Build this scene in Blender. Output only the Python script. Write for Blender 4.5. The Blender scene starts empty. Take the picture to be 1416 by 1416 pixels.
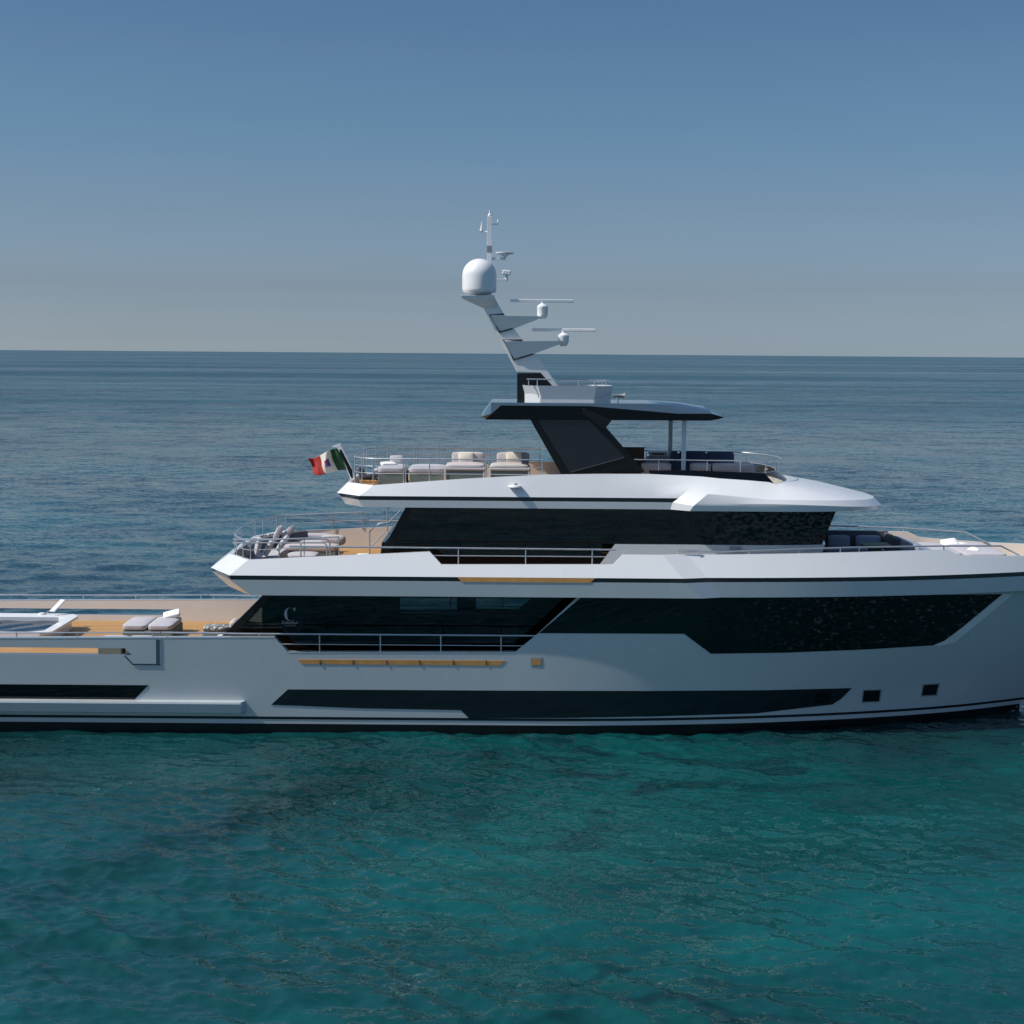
import bpy, bmesh, math, random
import numpy as np
from mathutils import Vector, Matrix, Euler
random.seed(7)
C = bpy.context.scene.collection
SC = bpy.context.scene
R = math.radians

# ------------------------------------------------------------------ camera, sky, sun, exposure
F_PX = 2226.0                                   # focal length in pixels of the 1416 px photograph
CAM = Vector((0.0, -57.25, 12.65))
PITCH = math.atan((708 - 488.75) / F_PX)
ROLL = 0.0074
CM = Matrix.Rotation(math.pi/2 - PITCH, 3, 'X') @ Matrix.Rotation(ROLL, 3, 'Z')
cd = bpy.data.cameras.new('camera')
cd.sensor_width = 36.0
cd.lens = 36.0 * F_PX / 1416.0
cd.clip_start = 0.5
cd.clip_end = 120000
cam = bpy.data.objects.new('camera', cd)
cam.matrix_world = Matrix.Translation(CAM) @ CM.to_4x4()
C.objects.link(cam)
SC.camera = cam

SUN_EL, SUN_AZ = R(48), R(13)                   # light from the stern, a little from the camera's side
sdir = Vector((-math.cos(SUN_EL)*math.cos(SUN_AZ), -math.cos(SUN_EL)*math.sin(SUN_AZ), math.sin(SUN_EL)))
sl = bpy.data.lights.new('sun', 'SUN')
sl.energy = 4.3
sl.angle = R(0.5)
sl.color = (1.0, 0.95, 0.88)
so = bpy.data.objects.new('sun', sl)
so.rotation_euler = sdir.to_track_quat('Z', 'Y').to_euler()
so.location = (-60, -20, 80)
C.objects.link(so)

W = bpy.data.worlds.new('World')
SC.world = W
W.use_nodes = True
nt = W.node_tree
nt.nodes.clear()
sky = nt.nodes.new('ShaderNodeTexSky')
sky.sky_type = 'NISHITA'
sky.sun_disc = False
sky.sun_elevation = SUN_EL
sky.sun_rotation = math.atan2(sdir.x, sdir.y)
sky.altitude = 0
sky.air_density = 1.0
sky.dust_density = 1.6
sky.ozone_density = 1.6
geo = nt.nodes.new('ShaderNodeTexCoord')
sep = nt.nodes.new('ShaderNodeSeparateXYZ')
nt.links.new(geo.outputs['Generated'], sep.inputs[0])
ramp = nt.nodes.new('ShaderNodeValToRGB')
el = ramp.color_ramp.elements
STOPS = [(0.0, (1.68, 2.05, 2.7)), (0.003, (1.56, 1.92, 2.53)), (0.0085, (1.28, 1.58, 2.20)), (0.017, (1.01, 1.28, 1.84)), (0.026, (0.83, 1.045, 1.51)), (0.04, (0.675, 0.825, 1.19)), (0.085, (0.57, 0.695, 0.906)),
         (0.129, (0.49, 0.665, 0.838)), (0.17, (0.472, 0.63, 0.785)), (0.21, (0.44, 0.59, 0.767)), (0.32, (0.52, 0.68, 0.84)), (0.6, (0.84, 1.04, 1.18)), (1.0, (1.0, 1.2, 1.3))]
for e_, (p_, c_) in ((el[0], STOPS[0]), (el[1], STOPS[-1])):
    e_.position = p_
    e_.color = (*c_, 1)
for p_, c_ in STOPS[1:-1]:
    el.new(p_).color = (*c_, 1)
nt.links.new(sep.outputs['Z'], ramp.inputs[0])
mul = nt.nodes.new('ShaderNodeMix')
mul.data_type = 'RGBA'
mul.blend_type = 'MULTIPLY'
mul.inputs[0].default_value = 1.0
# faint streaks of uneven haze
hm = nt.nodes.new('ShaderNodeMapping')
hm.inputs['Scale'].default_value = (5, 5, 35)
nt.links.new(geo.outputs['Generated'], hm.inputs[0])
hn_ = nt.nodes.new('ShaderNodeTexNoise')
hn_.inputs['Scale'].default_value = 2.0
hn_.inputs['Detail'].default_value = 5
nt.links.new(hm.outputs[0], hn_.inputs['Vector'])
hr = nt.nodes.new('ShaderNodeMapRange')
hr.inputs[1].default_value = 0.3
hr.inputs[2].default_value = 0.7
hr.inputs[3].default_value = 0.99
hr.inputs[4].default_value = 1.01
nt.links.new(hn_.outputs[0], hr.inputs[0])
hs = nt.nodes.new('ShaderNodeVectorMath')
hs.operation = 'SCALE'
nt.links.new(sky.outputs[0], hs.inputs[0])
nt.links.new(hr.outputs[0], hs.inputs['Scale'])
nt.links.new(hs.outputs[0], mul.inputs[6])
nt.links.new(ramp.outputs[0], mul.inputs[7])
bg = nt.nodes.new('ShaderNodeBackground')
bg.inputs[1].default_value = 0.10
wo = nt.nodes.new('ShaderNodeOutputWorld')
nt.links.new(mul.outputs[2], bg.inputs[0])
nt.links.new(bg.outputs[0], wo.inputs[0])

SC.view_settings.view_transform = 'Standard'
SC.view_settings.look = 'None'
SC.view_settings.exposure = 0.0
SC.view_settings.gamma = 1.0
SC.render.engine = 'CYCLES'
SC.cycles.max_bounces = 8
SC.cycles.transparent_max_bounces = 8

# ------------------------------------------------------------------ measuring helpers
def ray(px, py):
    return (CM @ Vector(((px-708)/F_PX, -(py-708)/F_PX, -1.0)))
def P(px, py, Y):                               # point of the vertical plane y = Y seen at a pixel
    d = ray(px, py)
    return CAM + d*((Y-CAM.y)/d.y)
def PZ(px, py, z):                              # point of the level plane z seen at a pixel
    d = ray(px, py)
    return CAM + d*((z-CAM.z)/d.z)
def X(px, Y, py=760):
    return P(px, py, Y).x

# ------------------------------------------------------------------ mesh helpers
class MB:
    def __init__(self):
        self.v = []
        self.f = []
    def add(self, vs, fs):
        o = len(self.v)
        self.v += [tuple(v) for v in vs]
        self.f += [tuple(i+o for i in f) for f in fs]
        return self
    def box(self, c, s, M=None):
        hx, hy, hz = s[0]/2, s[1]/2, s[2]/2
        vs = [Vector((x, y, z)) for x in (-hx, hx) for y in (-hy, hy) for z in (-hz, hz)]
        if M is not None:
            vs = [M @ v for v in vs]
        c = Vector(c)
        self.add([v+c for v in vs], [(0, 1, 3, 2), (4, 6, 7, 5), (0, 4, 5, 1), (2, 3, 7, 6), (0, 2, 6, 4), (1, 5, 7, 3)])
        return self
    def bb(self, x0, x1, y0, y1, z0, z1):
        return self.box(((x0+x1)/2, (y0+y1)/2, (z0+z1)/2), (abs(x1-x0), abs(y1-y0), abs(z1-z0)))
    def prism(self, pts, d):                    # closed outline extruded along vector d
        n = len(pts)
        d = Vector(d)
        a = [Vector(p) for p in pts]
        self.add(a + [p+d for p in a], [tuple(range(n)), tuple(range(2*n-1, n-1, -1))] +
                 [(i, i+n, (i+1) % n+n, (i+1) % n) for i in range(n)])
        return self
    def loft(self, rings, closed=False, caps=False):
        n = len(rings[0])
        vs = [p for r in rings for p in r]
        fs = []
        m = n if closed else n-1
        for k in range(len(rings)-1):
            for i in range(m):
                j = (i+1) % n
                fs.append((k*n+i, k*n+j, (k+1)*n+j, (k+1)*n+i))
        if caps:
            fs.append(tuple(range(n-1, -1, -1)))
            o = (len(rings)-1)*n
            fs.append(tuple(o+i for i in range(n)))
        self.add(vs, fs)
        return self
    def tube(self, path, r, seg=8, closed=False):
        path = [Vector(p) for p in path]
        rings = []
        n = len(path)
        for i, p in enumerate(path):
            a = path[i-1] if (i > 0 or closed) else p
            b = path[(i+1) % n] if (i < n-1 or closed) else p
            t = (b-a).normalized()
            up = Vector((0, 0, 1)) if abs(t.z) < 0.95 else Vector((1, 0, 0))
            s = t.cross(up).normalized()
            u = s.cross(t).normalized()
            rings.append([p + s*(r*math.cos(2*math.pi*k/seg)) + u*(r*math.sin(2*math.pi*k/seg)) for k in range(seg)])
        if closed:
            rings.append(rings[0])
        return self.loft(rings, closed=True, caps=not closed)
    def lathe(self, prof, c, seg=32, M=None):   # prof: (radius, height)
        rings = []
        c = Vector(c)
        for r, z in prof:
            ring = [Vector((r*math.cos(2*math.pi*k/seg), r*math.sin(2*math.pi*k/seg), z)) for k in range(seg)]
            if M is not None:
                ring = [M @ p for p in ring]
            rings.append([p+c for p in ring])
        return self.loft(rings, closed=True, caps=True)
    def mirror(self):                           # add the mirror image across the centreline
        n = len(self.v)
        m = len(self.f)
        self.v += [(x, -y, z) for x, y, z in self.v[:n]]
        self.f += [tuple(i+n for i in reversed(f)) for f in self.f[:m]]
        return self
    def build(self, name, mat, parent=None, angle=30, bevel=0, seg=2, merge=True):
        me = bpy.data.meshes.new(name)
        bm = bmesh.new()
        vs = [bm.verts.new(v) for v in self.v]
        for f in self.f:
            g = []
            for i in f:
                if vs[i] not in g:
                    g.append(vs[i])
            if len(g) > 2:
                try:
                    bm.faces.new(g)
                except ValueError:
                    pass
        if merge:
            bmesh.ops.remove_doubles(bm, verts=bm.verts, dist=1e-4)
            bmesh.ops.dissolve_degenerate(bm, dist=1e-5, edges=bm.edges)
        bmesh.ops.recalc_face_normals(bm, faces=bm.faces)
        for f in bm.faces:
            f.smooth = angle is not None
        bm.to_mesh(me)
        bm.free()
        if angle is not None:
            me.set_sharp_from_angle(angle=R(angle))
        me.materials.append(mat)
        o = bpy.data.objects.new(name, me)
        C.objects.link(o)
        if parent:
            o.parent = parent
        if bevel:
            b = o.modifiers.new('bevel', 'BEVEL')
            b.width = bevel
            b.segments = seg
            b.limit_method = 'ANGLE'
            b.angle_limit = R(25)
            b.harden_normals = True
        return o

def tag(o, label=None, cat=None, group=None, kind=None):
    for k, v in (('label', label), ('category', cat), ('group', group), ('kind', kind)):
        if v:
            o[k] = v
    return o
def empty(name, loc=(0, 0, 0)):
    o = bpy.data.objects.new(name, None)
    o.location = loc
    o.empty_display_size = 0.3
    C.objects.link(o)
    return o
def hang(o, root):                              # parent to a thing whose origin is not the world's
    o.parent = root
    o.matrix_parent_inverse = Matrix.Translation(-root.location)
    return o

# ------------------------------------------------------------------ materials
def mat(name, base, rough=0.4, metal=0.0, coat=0.0, var=0.0, vscale=2.0, bump=0.0, bscale=200.0, rvar=0.0, spec=0.5):
    m = bpy.data.materials.new(name)
    m.use_nodes = True
    t = m.node_tree
    b = t.nodes['Principled BSDF']
    b.inputs['Base Color'].default_value = (*base, 1)
    b.inputs['Roughness'].default_value = rough
    b.inputs['Metallic'].default_value = metal
    b.inputs['Coat Weight'].default_value = coat
    b.inputs['Coat Roughness'].default_value = 0.04
    b.inputs['Specular IOR Level'].default_value = spec
    tc = t.nodes.new('ShaderNodeTexCoord')
    if var or rvar:
        n = t.nodes.new('ShaderNodeTexNoise')
        n.inputs['Scale'].default_value = vscale
        n.inputs['Detail'].default_value = 5
        t.links.new(tc.outputs['Object'], n.inputs['Vector'])
        if var:
            r = t.nodes.new('ShaderNodeMapRange')
            r.inputs[1].default_value = 0.3
            r.inputs[2].default_value = 0.7
            r.inputs[3].default_value = 1-var
            r.inputs[4].default_value = 1+var
            t.links.new(n.outputs[0], r.inputs[0])
            mx = t.nodes.new('ShaderNodeVectorMath')
            mx.operation = 'SCALE'
            mx.inputs[0].default_value = base
            t.links.new(r.outputs[0], mx.inputs['Scale'])
            t.links.new(mx.outputs[0], b.inputs['Base Color'])
        if rvar:
            r = t.nodes.new('ShaderNodeMapRange')
            r.inputs[1].default_value = 0.3
            r.inputs[2].default_value = 0.7
            r.inputs[3].default_value = max(0, rough-rvar)
            r.inputs[4].default_value = rough+rvar
            t.links.new(n.outputs[0], r.inputs[0])
            t.links.new(r.outputs[0], b.inputs['Roughness'])
    if bump:
        n = t.nodes.new('ShaderNodeTexNoise')
        n.inputs['Scale'].default_value = bscale
        n.inputs['Detail'].default_value = 3
        t.links.new(tc.outputs['Object'], n.inputs['Vector'])
        bp = t.nodes.new('ShaderNodeBump')
        bp.inputs['Strength'].default_value = bump
        bp.inputs['Distance'].default_value = 0.02
        t.links.new(n.outputs[0], bp.inputs['Height'])
        t.links.new(bp.outputs[0], b.inputs['Normal'])
    return m

def teak_mat(name, scale=1.0):
    m = mat(name, (0.46, 0.25, 0.09), 0.55)
    t = m.node_tree
    b = t.nodes['Principled BSDF']
    tc = t.nodes['Texture Coordinate']
    br = t.nodes.new('ShaderNodeTexBrick')
    br.inputs['Color1'].default_value = (0.52, 0.29, 0.105, 1)
    br.inputs['Color2'].default_value = (0.42, 0.225, 0.078, 1)
    br.inputs['Mortar'].default_value = (0.05, 0.04, 0.03, 1)
    br.inputs['Scale'].default_value = 1.0
    br.inputs['Mortar Size'].default_value = 0.004
    br.inputs['Brick Width'].default_value = 2.2
    br.inputs['Row Height'].default_value = 0.09
    t.links.new(tc.outputs['Object'], br.inputs['Vector'])
    n = t.nodes.new('ShaderNodeTexNoise')
    n.inputs['Scale'].default_value = 3
    n.inputs['Detail'].default_value = 6
    mp = t.nodes.new('ShaderNodeMapping')
    mp.inputs['Scale'].default_value = (0.6, 12, 6)
    t.links.new(tc.outputs['Object'], mp.inputs[0])
    t.links.new(mp.outputs[0], n.inputs['Vector'])
    r = t.nodes.new('ShaderNodeMapRange')
    r.inputs[3].default_value = 0.75
    r.inputs[4].default_value = 1.2
    t.links.new(n.outputs[0], r.inputs[0])
    mx = t.nodes.new('ShaderNodeVectorMath')
    mx.operation = 'SCALE'
    t.links.new(br.outputs[0], mx.inputs[0])
    t.links.new(r.outputs[0], mx.inputs['Scale'])
    t.links.new(mx.outputs[0], b.inputs['Base Color'])
    return m

def tint_glass(name, tint):
    m = bpy.data.materials.new(name)
    m.use_nodes = True
    t = m.node_tree
    t.nodes.clear()
    o = t.nodes.new('ShaderNodeOutputMaterial')
    tr = t.nodes.new('ShaderNodeBsdfTransparent')
    tr.inputs[0].default_value = (*tint, 1)
    gl = t.nodes.new('ShaderNodeBsdfGlossy')
    gl.inputs['Roughness'].default_value = 0.01
    fr = t.nodes.new('ShaderNodeFresnel')
    fr.inputs[0].default_value = 1.5
    mx = t.nodes.new('ShaderNodeMixShader')
    t.links.new(fr.outputs[0], mx.inputs[0])
    t.links.new(tr.outputs[0], mx.inputs[1])
    t.links.new(gl.outputs[0], mx.inputs[2])
    t.links.new(mx.outputs[0], o.inputs[0])
    return m

M_HULL = mat('hull_silver_paint', (0.52, 0.56, 0.57), 0.26, 0.0, 1.0, var=0.02, vscale=0.6, rvar=0.04)
M_WHITE = mat('white_paint', (0.75, 0.755, 0.755), 0.28, 0.0, 0.5, var=0.015, vscale=0.7, rvar=0.05)
M_CREAM = mat('cream_lining', (0.73, 0.66, 0.59), 0.5, var=0.03, vscale=1.5)
M_BLACK = mat('black_gloss', (0.004, 0.005, 0.006), 0.10, 0.0, 0.0, rvar=0.03, spec=0.3)
M_DARK = mat('dark_trim', (0.008, 0.012, 0.015), 0.12, 0.0, 0.3)
M_CHAR = mat('charcoal_composite', (0.010, 0.011, 0.013), 0.22, 0.0, 0.0, rvar=0.05, spec=0.35)
M_GLASS = mat('black_glass', (0.002, 0.003, 0.004), 0.015, spec=0.5)
M_SMOKE = mat('smoked_panel', (0.008, 0.010, 0.016), 0.08, spec=0.5)
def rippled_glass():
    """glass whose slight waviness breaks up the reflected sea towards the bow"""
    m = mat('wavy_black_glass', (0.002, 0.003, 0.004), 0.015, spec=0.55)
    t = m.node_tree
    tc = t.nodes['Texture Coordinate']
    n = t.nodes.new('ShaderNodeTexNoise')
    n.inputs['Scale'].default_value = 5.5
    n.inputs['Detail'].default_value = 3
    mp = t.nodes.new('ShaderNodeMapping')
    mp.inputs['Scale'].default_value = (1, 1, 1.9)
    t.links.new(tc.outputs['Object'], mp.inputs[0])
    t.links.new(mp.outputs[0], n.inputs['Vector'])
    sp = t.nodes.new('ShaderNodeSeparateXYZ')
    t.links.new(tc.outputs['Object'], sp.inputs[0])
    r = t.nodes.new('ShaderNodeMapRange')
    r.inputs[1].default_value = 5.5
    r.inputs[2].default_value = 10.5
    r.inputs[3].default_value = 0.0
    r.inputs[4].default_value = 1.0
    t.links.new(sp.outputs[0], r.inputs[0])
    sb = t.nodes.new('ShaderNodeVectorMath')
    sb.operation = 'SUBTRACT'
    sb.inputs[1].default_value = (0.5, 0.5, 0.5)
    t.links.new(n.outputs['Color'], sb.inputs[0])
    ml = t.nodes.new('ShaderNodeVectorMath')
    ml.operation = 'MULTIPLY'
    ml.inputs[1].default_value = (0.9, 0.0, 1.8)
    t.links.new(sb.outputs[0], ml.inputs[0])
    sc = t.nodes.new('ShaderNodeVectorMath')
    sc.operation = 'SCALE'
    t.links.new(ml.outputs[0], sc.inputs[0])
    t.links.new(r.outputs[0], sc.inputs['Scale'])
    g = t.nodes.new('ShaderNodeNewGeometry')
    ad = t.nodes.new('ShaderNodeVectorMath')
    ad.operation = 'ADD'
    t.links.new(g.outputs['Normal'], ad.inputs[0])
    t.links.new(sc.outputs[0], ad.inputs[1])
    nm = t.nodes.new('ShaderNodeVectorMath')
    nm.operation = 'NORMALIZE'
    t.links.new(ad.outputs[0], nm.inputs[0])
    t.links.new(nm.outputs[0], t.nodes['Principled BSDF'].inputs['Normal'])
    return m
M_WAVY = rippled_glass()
M_PORT = mat('hull_glass', (0.010, 0.016, 0.020), 0.06)
M_TINT = tint_glass('tinted_glass', (0.56, 0.61, 0.62))
M_CLEAR = tint_glass('clear_glass', (0.80, 0.90, 0.92))
M_STEEL = mat('brushed_steel', (0.52, 0.55, 0.58), 0.38, 0.7, rvar=0.06, vscale=6)
M_TEAK = teak_mat('teak_planks')
M_TEAKTRIM = mat('teak_trim', (0.62, 0.31, 0.10), 0.45, var=0.10, vscale=4)
M_WOOD = mat('olive_wood', (0.10, 0.07, 0.03), 0.5, var=0.2, vscale=8)
M_FAB = mat('lavender_grey_fabric', (0.48, 0.465, 0.495), 0.9, var=0.04, vscale=9, bump=0.4, bscale=160)
M_FABW = mat('warm_grey_fabric', (0.52, 0.47, 0.46), 0.9, var=0.05, vscale=9, bump=0.4, bscale=160)
M_FABG = mat('sage_base_fabric', (0.17, 0.215, 0.20), 0.85, var=0.05, vscale=8, bump=0.3, bscale=180)
M_FABD = mat('slate_mesh_fabric', (0.10, 0.11, 0.13), 0.9, var=0.12, vscale=14, bump=0.4, bscale=120)
M_NAVY = mat('navy_fabric', (0.055, 0.075, 0.13), 0.9, var=0.06, vscale=9, bump=0.4, bscale=160)
M_BLUEF = mat('blue_grey_fabric', (0.30, 0.36, 0.44), 0.9, var=0.05, vscale=9, bump=0.4, bscale=160)
M_PILW = mat('white_pillow_fabric', (0.80, 0.78, 0.74), 0.9, bump=0.35, bscale=140)
M_PILC = mat('cream_pillow_fabric', (0.78, 0.70, 0.58), 0.9, bump=0.35, bscale=140)
M_PLAST = mat('white_plastic', (0.80, 0.80, 0.80), 0.35, coat=0.2, var=0.01)
M_GREYP = mat('grey_plastic', (0.25, 0.26, 0.27), 0.45)
M_ANTI = mat('antifouling', (0.004, 0.006, 0.007), 0.35)

# ------------------------------------------------------------------ sea
def axis(lo, hi, step, g, far_lo, far_hi):
    mid = list(np.arange(lo, hi+step/2, step))
    a, s = [], step
    x = hi
    while x < far_hi:
        s *= g
        x += s
        a.append(x)
    b, s = [], step
    x = lo
    while x > far_lo:
        s *= g
        x -= s
        b.append(x)
    return np.array(b[::-1]+mid+a)

def sea():
    xs = axis(-30, 30, 0.105, 1.05, -60000, 60000)
    ys = np.concatenate([axis(-33, -3, 0.085, 1.22, -30000, -2.9)[:-1], axis(-3, -2.8, 0.10, 1.0135, -3.05, 60000)[1:]])
    ys = np.unique(ys)
    nx, ny = len(xs), len(ys)
    gx, gy = np.meshgrid(xs.astype(np.float32), ys.astype(np.float32))
    dx = np.gradient(xs).astype(np.float32)[None, :]
    dy = np.gradient(ys).astype(np.float32)[:, None]
    sp = np.maximum(np.broadcast_to(dx*0.7, gx.shape), np.broadcast_to(dy, gx.shape))
    h = np.zeros_like(gx)
    ox = np.zeros_like(gx)
    oy = np.zeros_like(gx)
    rng = np.random.default_rng(5)
    near = np.abs(gx).max(axis=0) < 3000
    mod = 0.75+0.35*np.sin(gx*0.11+gy*0.07+1.0)*np.sin(gx*0.05-gy*0.13+2.0)+0.2*np.sin(gx*0.31-gy*0.23)
    N = 110
    for i in range(N):
        lam = 0.22*(6.0/0.22)**((i+rng.random())/N)
        ang = R(68) + rng.normal(0, 0.55) if i % 4 else rng.random()*2*math.pi
        k = 2*math.pi/lam
        kx, ky = k*math.cos(ang), k*math.sin(ang)
        slope = 0.050 if lam < 1.0 else (0.030 if lam < 2.4 else 0.012)
        A = slope/k
        att = np.clip((lam/sp-2.0)/2.5, 0, 1)
        ph = rng.random()*2*math.pi
        arg = kx*gx+ky*gy+ph+0.6*np.sin(gx*0.19*math.cos(i)+gy*0.17*math.sin(i)+i)
        a = A*att*(mod if lam < 5 else 1.0)
        h += a*np.sin(arg)
        c = a*np.cos(arg)*0.8
        ox += c*math.cos(ang)
        oy += c*math.sin(ang)
    co = np.stack([gx+ox, gy+oy, h], -1).reshape(-1, 3).astype(np.float32)
    idx = np.arange(nx*ny, dtype=np.int32).reshape(ny, nx)
    q = np.stack([idx[:-1, :-1], idx[:-1, 1:], idx[1:, 1:], idx[1:, :-1]], -1).reshape(-1, 4)
    me = bpy.data.meshes.new('sea')
    me.vertices.add(nx*ny)
    me.vertices.foreach_set('co', co.ravel())
    nf = len(q)
    me.loops.add(nf*4)
    me.loops.foreach_set('vertex_index', q.ravel())
    me.polygons.add(nf)
    me.polygons.foreach_set('loop_start', np.arange(0, nf*4, 4, dtype=np.int32))
    me.polygons.foreach_set('use_smooth', np.ones(nf, dtype=bool))
    me.update(calc_edges=True)
    o = bpy.data.objects.new('sea', me)
    C.objects.link(o)
    o['kind'] = 'structure'
    return o

def sea_mat():
    m = bpy.data.materials.new('sea_water')
    m.use_nodes = True
    t = m.node_tree
    b = t.nodes['Principled BSDF']
    L = t.links.new
    tc = t.nodes.new('ShaderNodeTexCoord')
    def noise(scale, detail=4, sc=(1, 1, 1), rough=0.5, dist=0.0):
        mp = t.nodes.new('ShaderNodeMapping')
        mp.inputs['Scale'].default_value = sc
        L(tc.outputs['Object'], mp.inputs[0])
        n = t.nodes.new('ShaderNodeTexNoise')
        n.inputs['Scale'].default_value = scale
        n.inputs['Detail'].default_value = detail
        n.inputs['Roughness'].default_value = rough
        n.inputs['Distortion'].default_value = dist
        L(mp.outputs[0], n.inputs['Vector'])
        return n
    def rng(src, a, b_, c, d):
        r = t.nodes.new('ShaderNodeMapRange')
        r.inputs[1].default_value = a
        r.inputs[2].default_value = b_
        r.inputs[3].default_value = c
        r.inputs[4].default_value = d
        L(src, r.inputs[0])
        return r.outputs[0]
    def mix(f, a, c):
        x = t.nodes.new('ShaderNodeMix')
        x.data_type = 'RGBA'
        if isinstance(f, float):
            x.inputs[0].default_value = f
        else:
            L(f, x.inputs[0])
        for s, i in ((a, 6), (c, 7)):
            if isinstance(s, tuple):
                x.inputs[i].default_value = (*s, 1)
            else:
                L(s, x.inputs[i])
        return x.outputs[2]
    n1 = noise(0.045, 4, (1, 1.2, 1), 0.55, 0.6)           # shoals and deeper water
    n2 = noise(0.55, 2, (0.8, 1.5, 1), 0.45, 0.6)             # weed patches on the bed
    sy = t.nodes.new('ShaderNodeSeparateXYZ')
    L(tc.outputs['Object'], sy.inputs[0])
    shoals_and_reflection = t.nodes.new('ShaderNodeMath')                    # shoals, plus the yacht's reflection painted as darker water by the hull
    shoals_and_reflection.operation = 'ADD'
    shoals_and_reflection.use_clamp = True
    L(rng(n1.outputs[0], 0.40, 0.60, 0, 0.8), shoals_and_reflection.inputs[0])
    L(rng(sy.outputs[1], -12, -28, -0.15, 0.45), shoals_and_reflection.inputs[1])
    col = mix(shoals_and_reflection.outputs[0], (0.0024, 0.026, 0.028), (0.0034, 0.082, 0.084))
    n5 = noise(0.07, 2, (1, 1, 1), 0.5, 0.2)
    wd = t.nodes.new('ShaderNodeMath')
    wd.operation = 'MULTIPLY'
    L(rng(n2.outputs[0], 0.54, 0.62, 0, 0.75), wd.inputs[0])
    L(rng(n5.outputs[0], 0.45, 0.60, 0, 1), wd.inputs[1])
    weed = wd.outputs[0]
    col = mix(weed, col, (0.003, 0.020, 0.024))
    n3 = noise(0.22, 3, (1, 1, 1), 0.5, 0.5)
    n4 = noise(5.5, 4, (1, 1, 1), 0.65, 0.6)
    fm = t.nodes.new('ShaderNodeMath')
    fm.operation = 'MULTIPLY'
    L(rng(n3.outputs[0], 0.68, 0.725, 0, 1), fm.inputs[0])
    L(rng(n4.outputs[0], 0.56, 0.72, 0, 0.6), fm.inputs[1])
    col = mix(fm.outputs[0], col, (0.35, 0.42, 0.43))
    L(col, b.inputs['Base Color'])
    b.inputs['IOR'].default_value = 1.33
    b.inputs['Specular IOR Level'].default_value = 0.62
    # unresolved ripples tilt the surface
    g = t.nodes.new('ShaderNodeNewGeometry')
    acc = g.outputs['Normal']
    gust = noise(0.010, 4, (0.45, 1.5, 1), 0.55, 0.4)
    ln = t.nodes.new('ShaderNodeVectorMath')
    ln.operation = 'LENGTH'
    L(tc.outputs['Object'], ln.inputs[0])
    gm = t.nodes.new('ShaderNodeMath')
    gm.operation = 'MULTIPLY'
    L(rng(gust.outputs[0], 0.36, 0.64, 0.55, 1.15), gm.inputs[0])
    L(rng(ln.outputs['Value'], 70, 420, 0.9, 3.5), gm.inputs[1])
    gs = gm.outputs[0]
    lane = noise(0.0035, 4, (0.35, 1.9, 1), 0.55, 0.5)
    rm = t.nodes.new('ShaderNodeMath')
    rm.operation = 'MULTIPLY'
    L(rng(ln.outputs['Value'], 70, 330, 0.05, 0.215), rm.inputs[0])
    L(rng(lane.outputs[0], 0.38, 0.62, 1.15, 0.58), rm.inputs[1])
    L(rm.outputs[0], b.inputs['Roughness'])
    for sc_, det, amp, st_ in ((0.09, 4, 0.22, (0.7, 1.3, 1)), (0.55, 5, 0.34, (0.75, 1.3, 1)), (2.6, 5, 0.50, (0.8, 1.25, 1)), (8.5, 3, 0.46, (0.85, 1.2, 1)), (1.2, 4, 0.10, (0.5, 1.6, 1))):
        n = noise(sc_, det, st_, 0.6, 0.3)
        sb = t.nodes.new('ShaderNodeVectorMath')
        sb.operation = 'SUBTRACT'
        sb.inputs[1].default_value = (0.5, 0.5, 0.5)
        L(n.outputs['Color'], sb.inputs[0])
        ml = t.nodes.new('ShaderNodeVectorMath')
        ml.operation = 'MULTIPLY'
        ml.inputs[1].default_value = (amp, amp, 0)
        L(sb.outputs[0], ml.inputs[0])
        sc2 = t.nodes.new('ShaderNodeVectorMath')
        sc2.operation = 'SCALE'
        L(ml.outputs[0], sc2.inputs[0])
        L(gs, sc2.inputs['Scale'])
        ad = t.nodes.new('ShaderNodeVectorMath')
        ad.operation = 'ADD'
        L(acc, ad.inputs[0])
        L(sc2.outputs[0], ad.inputs[1])
        acc = ad.outputs[0]
    nm = t.nodes.new('ShaderNodeVectorMath')
    nm.operation = 'NORMALIZE'
    L(acc, nm.inputs[0])
    L(nm.outputs[0], b.inputs['Normal'])
    return m

SEA = sea()
SEA.location.z = -0.12
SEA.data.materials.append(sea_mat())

# ------------------------------------------------------------------ the yacht: hull form
YACHT = empty('motor_yacht')
tag(YACHT, 'large silver grey and white motor yacht with black windows and raked radar mast', 'yacht')

def hbW(x):
    return 4.0 if x < 0 else 4.0*(1-(min(x, 23)/18.25)**2.2)
def hbT(x):
    return 4.38 if x < 4 else 4.38*(1-((x-4)/18.2)**2.5)
ZK = 3.2
def hb(x, z):
    w, t = hbW(x), hbT(min(x, 22.1))
    k = w+(t-w)*0.66
    if z < 0:
        y = w+z*(0.10+0.25*max(0, min(1, x/10)))
    elif z < ZK:
        y = w+(k-w)*z/ZK
    else:
        y = k+(t-k)*(z-ZK)/(5.2-ZK)
    s = max(0, min(1, (x-5.5)/9))
    zc = 0.35+0.95*s*s
    if z < zc:
        y += 0.16*s*min(1, 1-z/zc)*min(1, max(0, hbW(x)))
    return max(0.0, y)
def surf(px, py, off=0.0):                      # point of the near hull side seen at a pixel
    Y = -4.2
    for _ in range(14):
        p = P(px, py, Y)
        Y = -(hb(p.x, p.z)+off)
    return P(px, py, Y)

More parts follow.
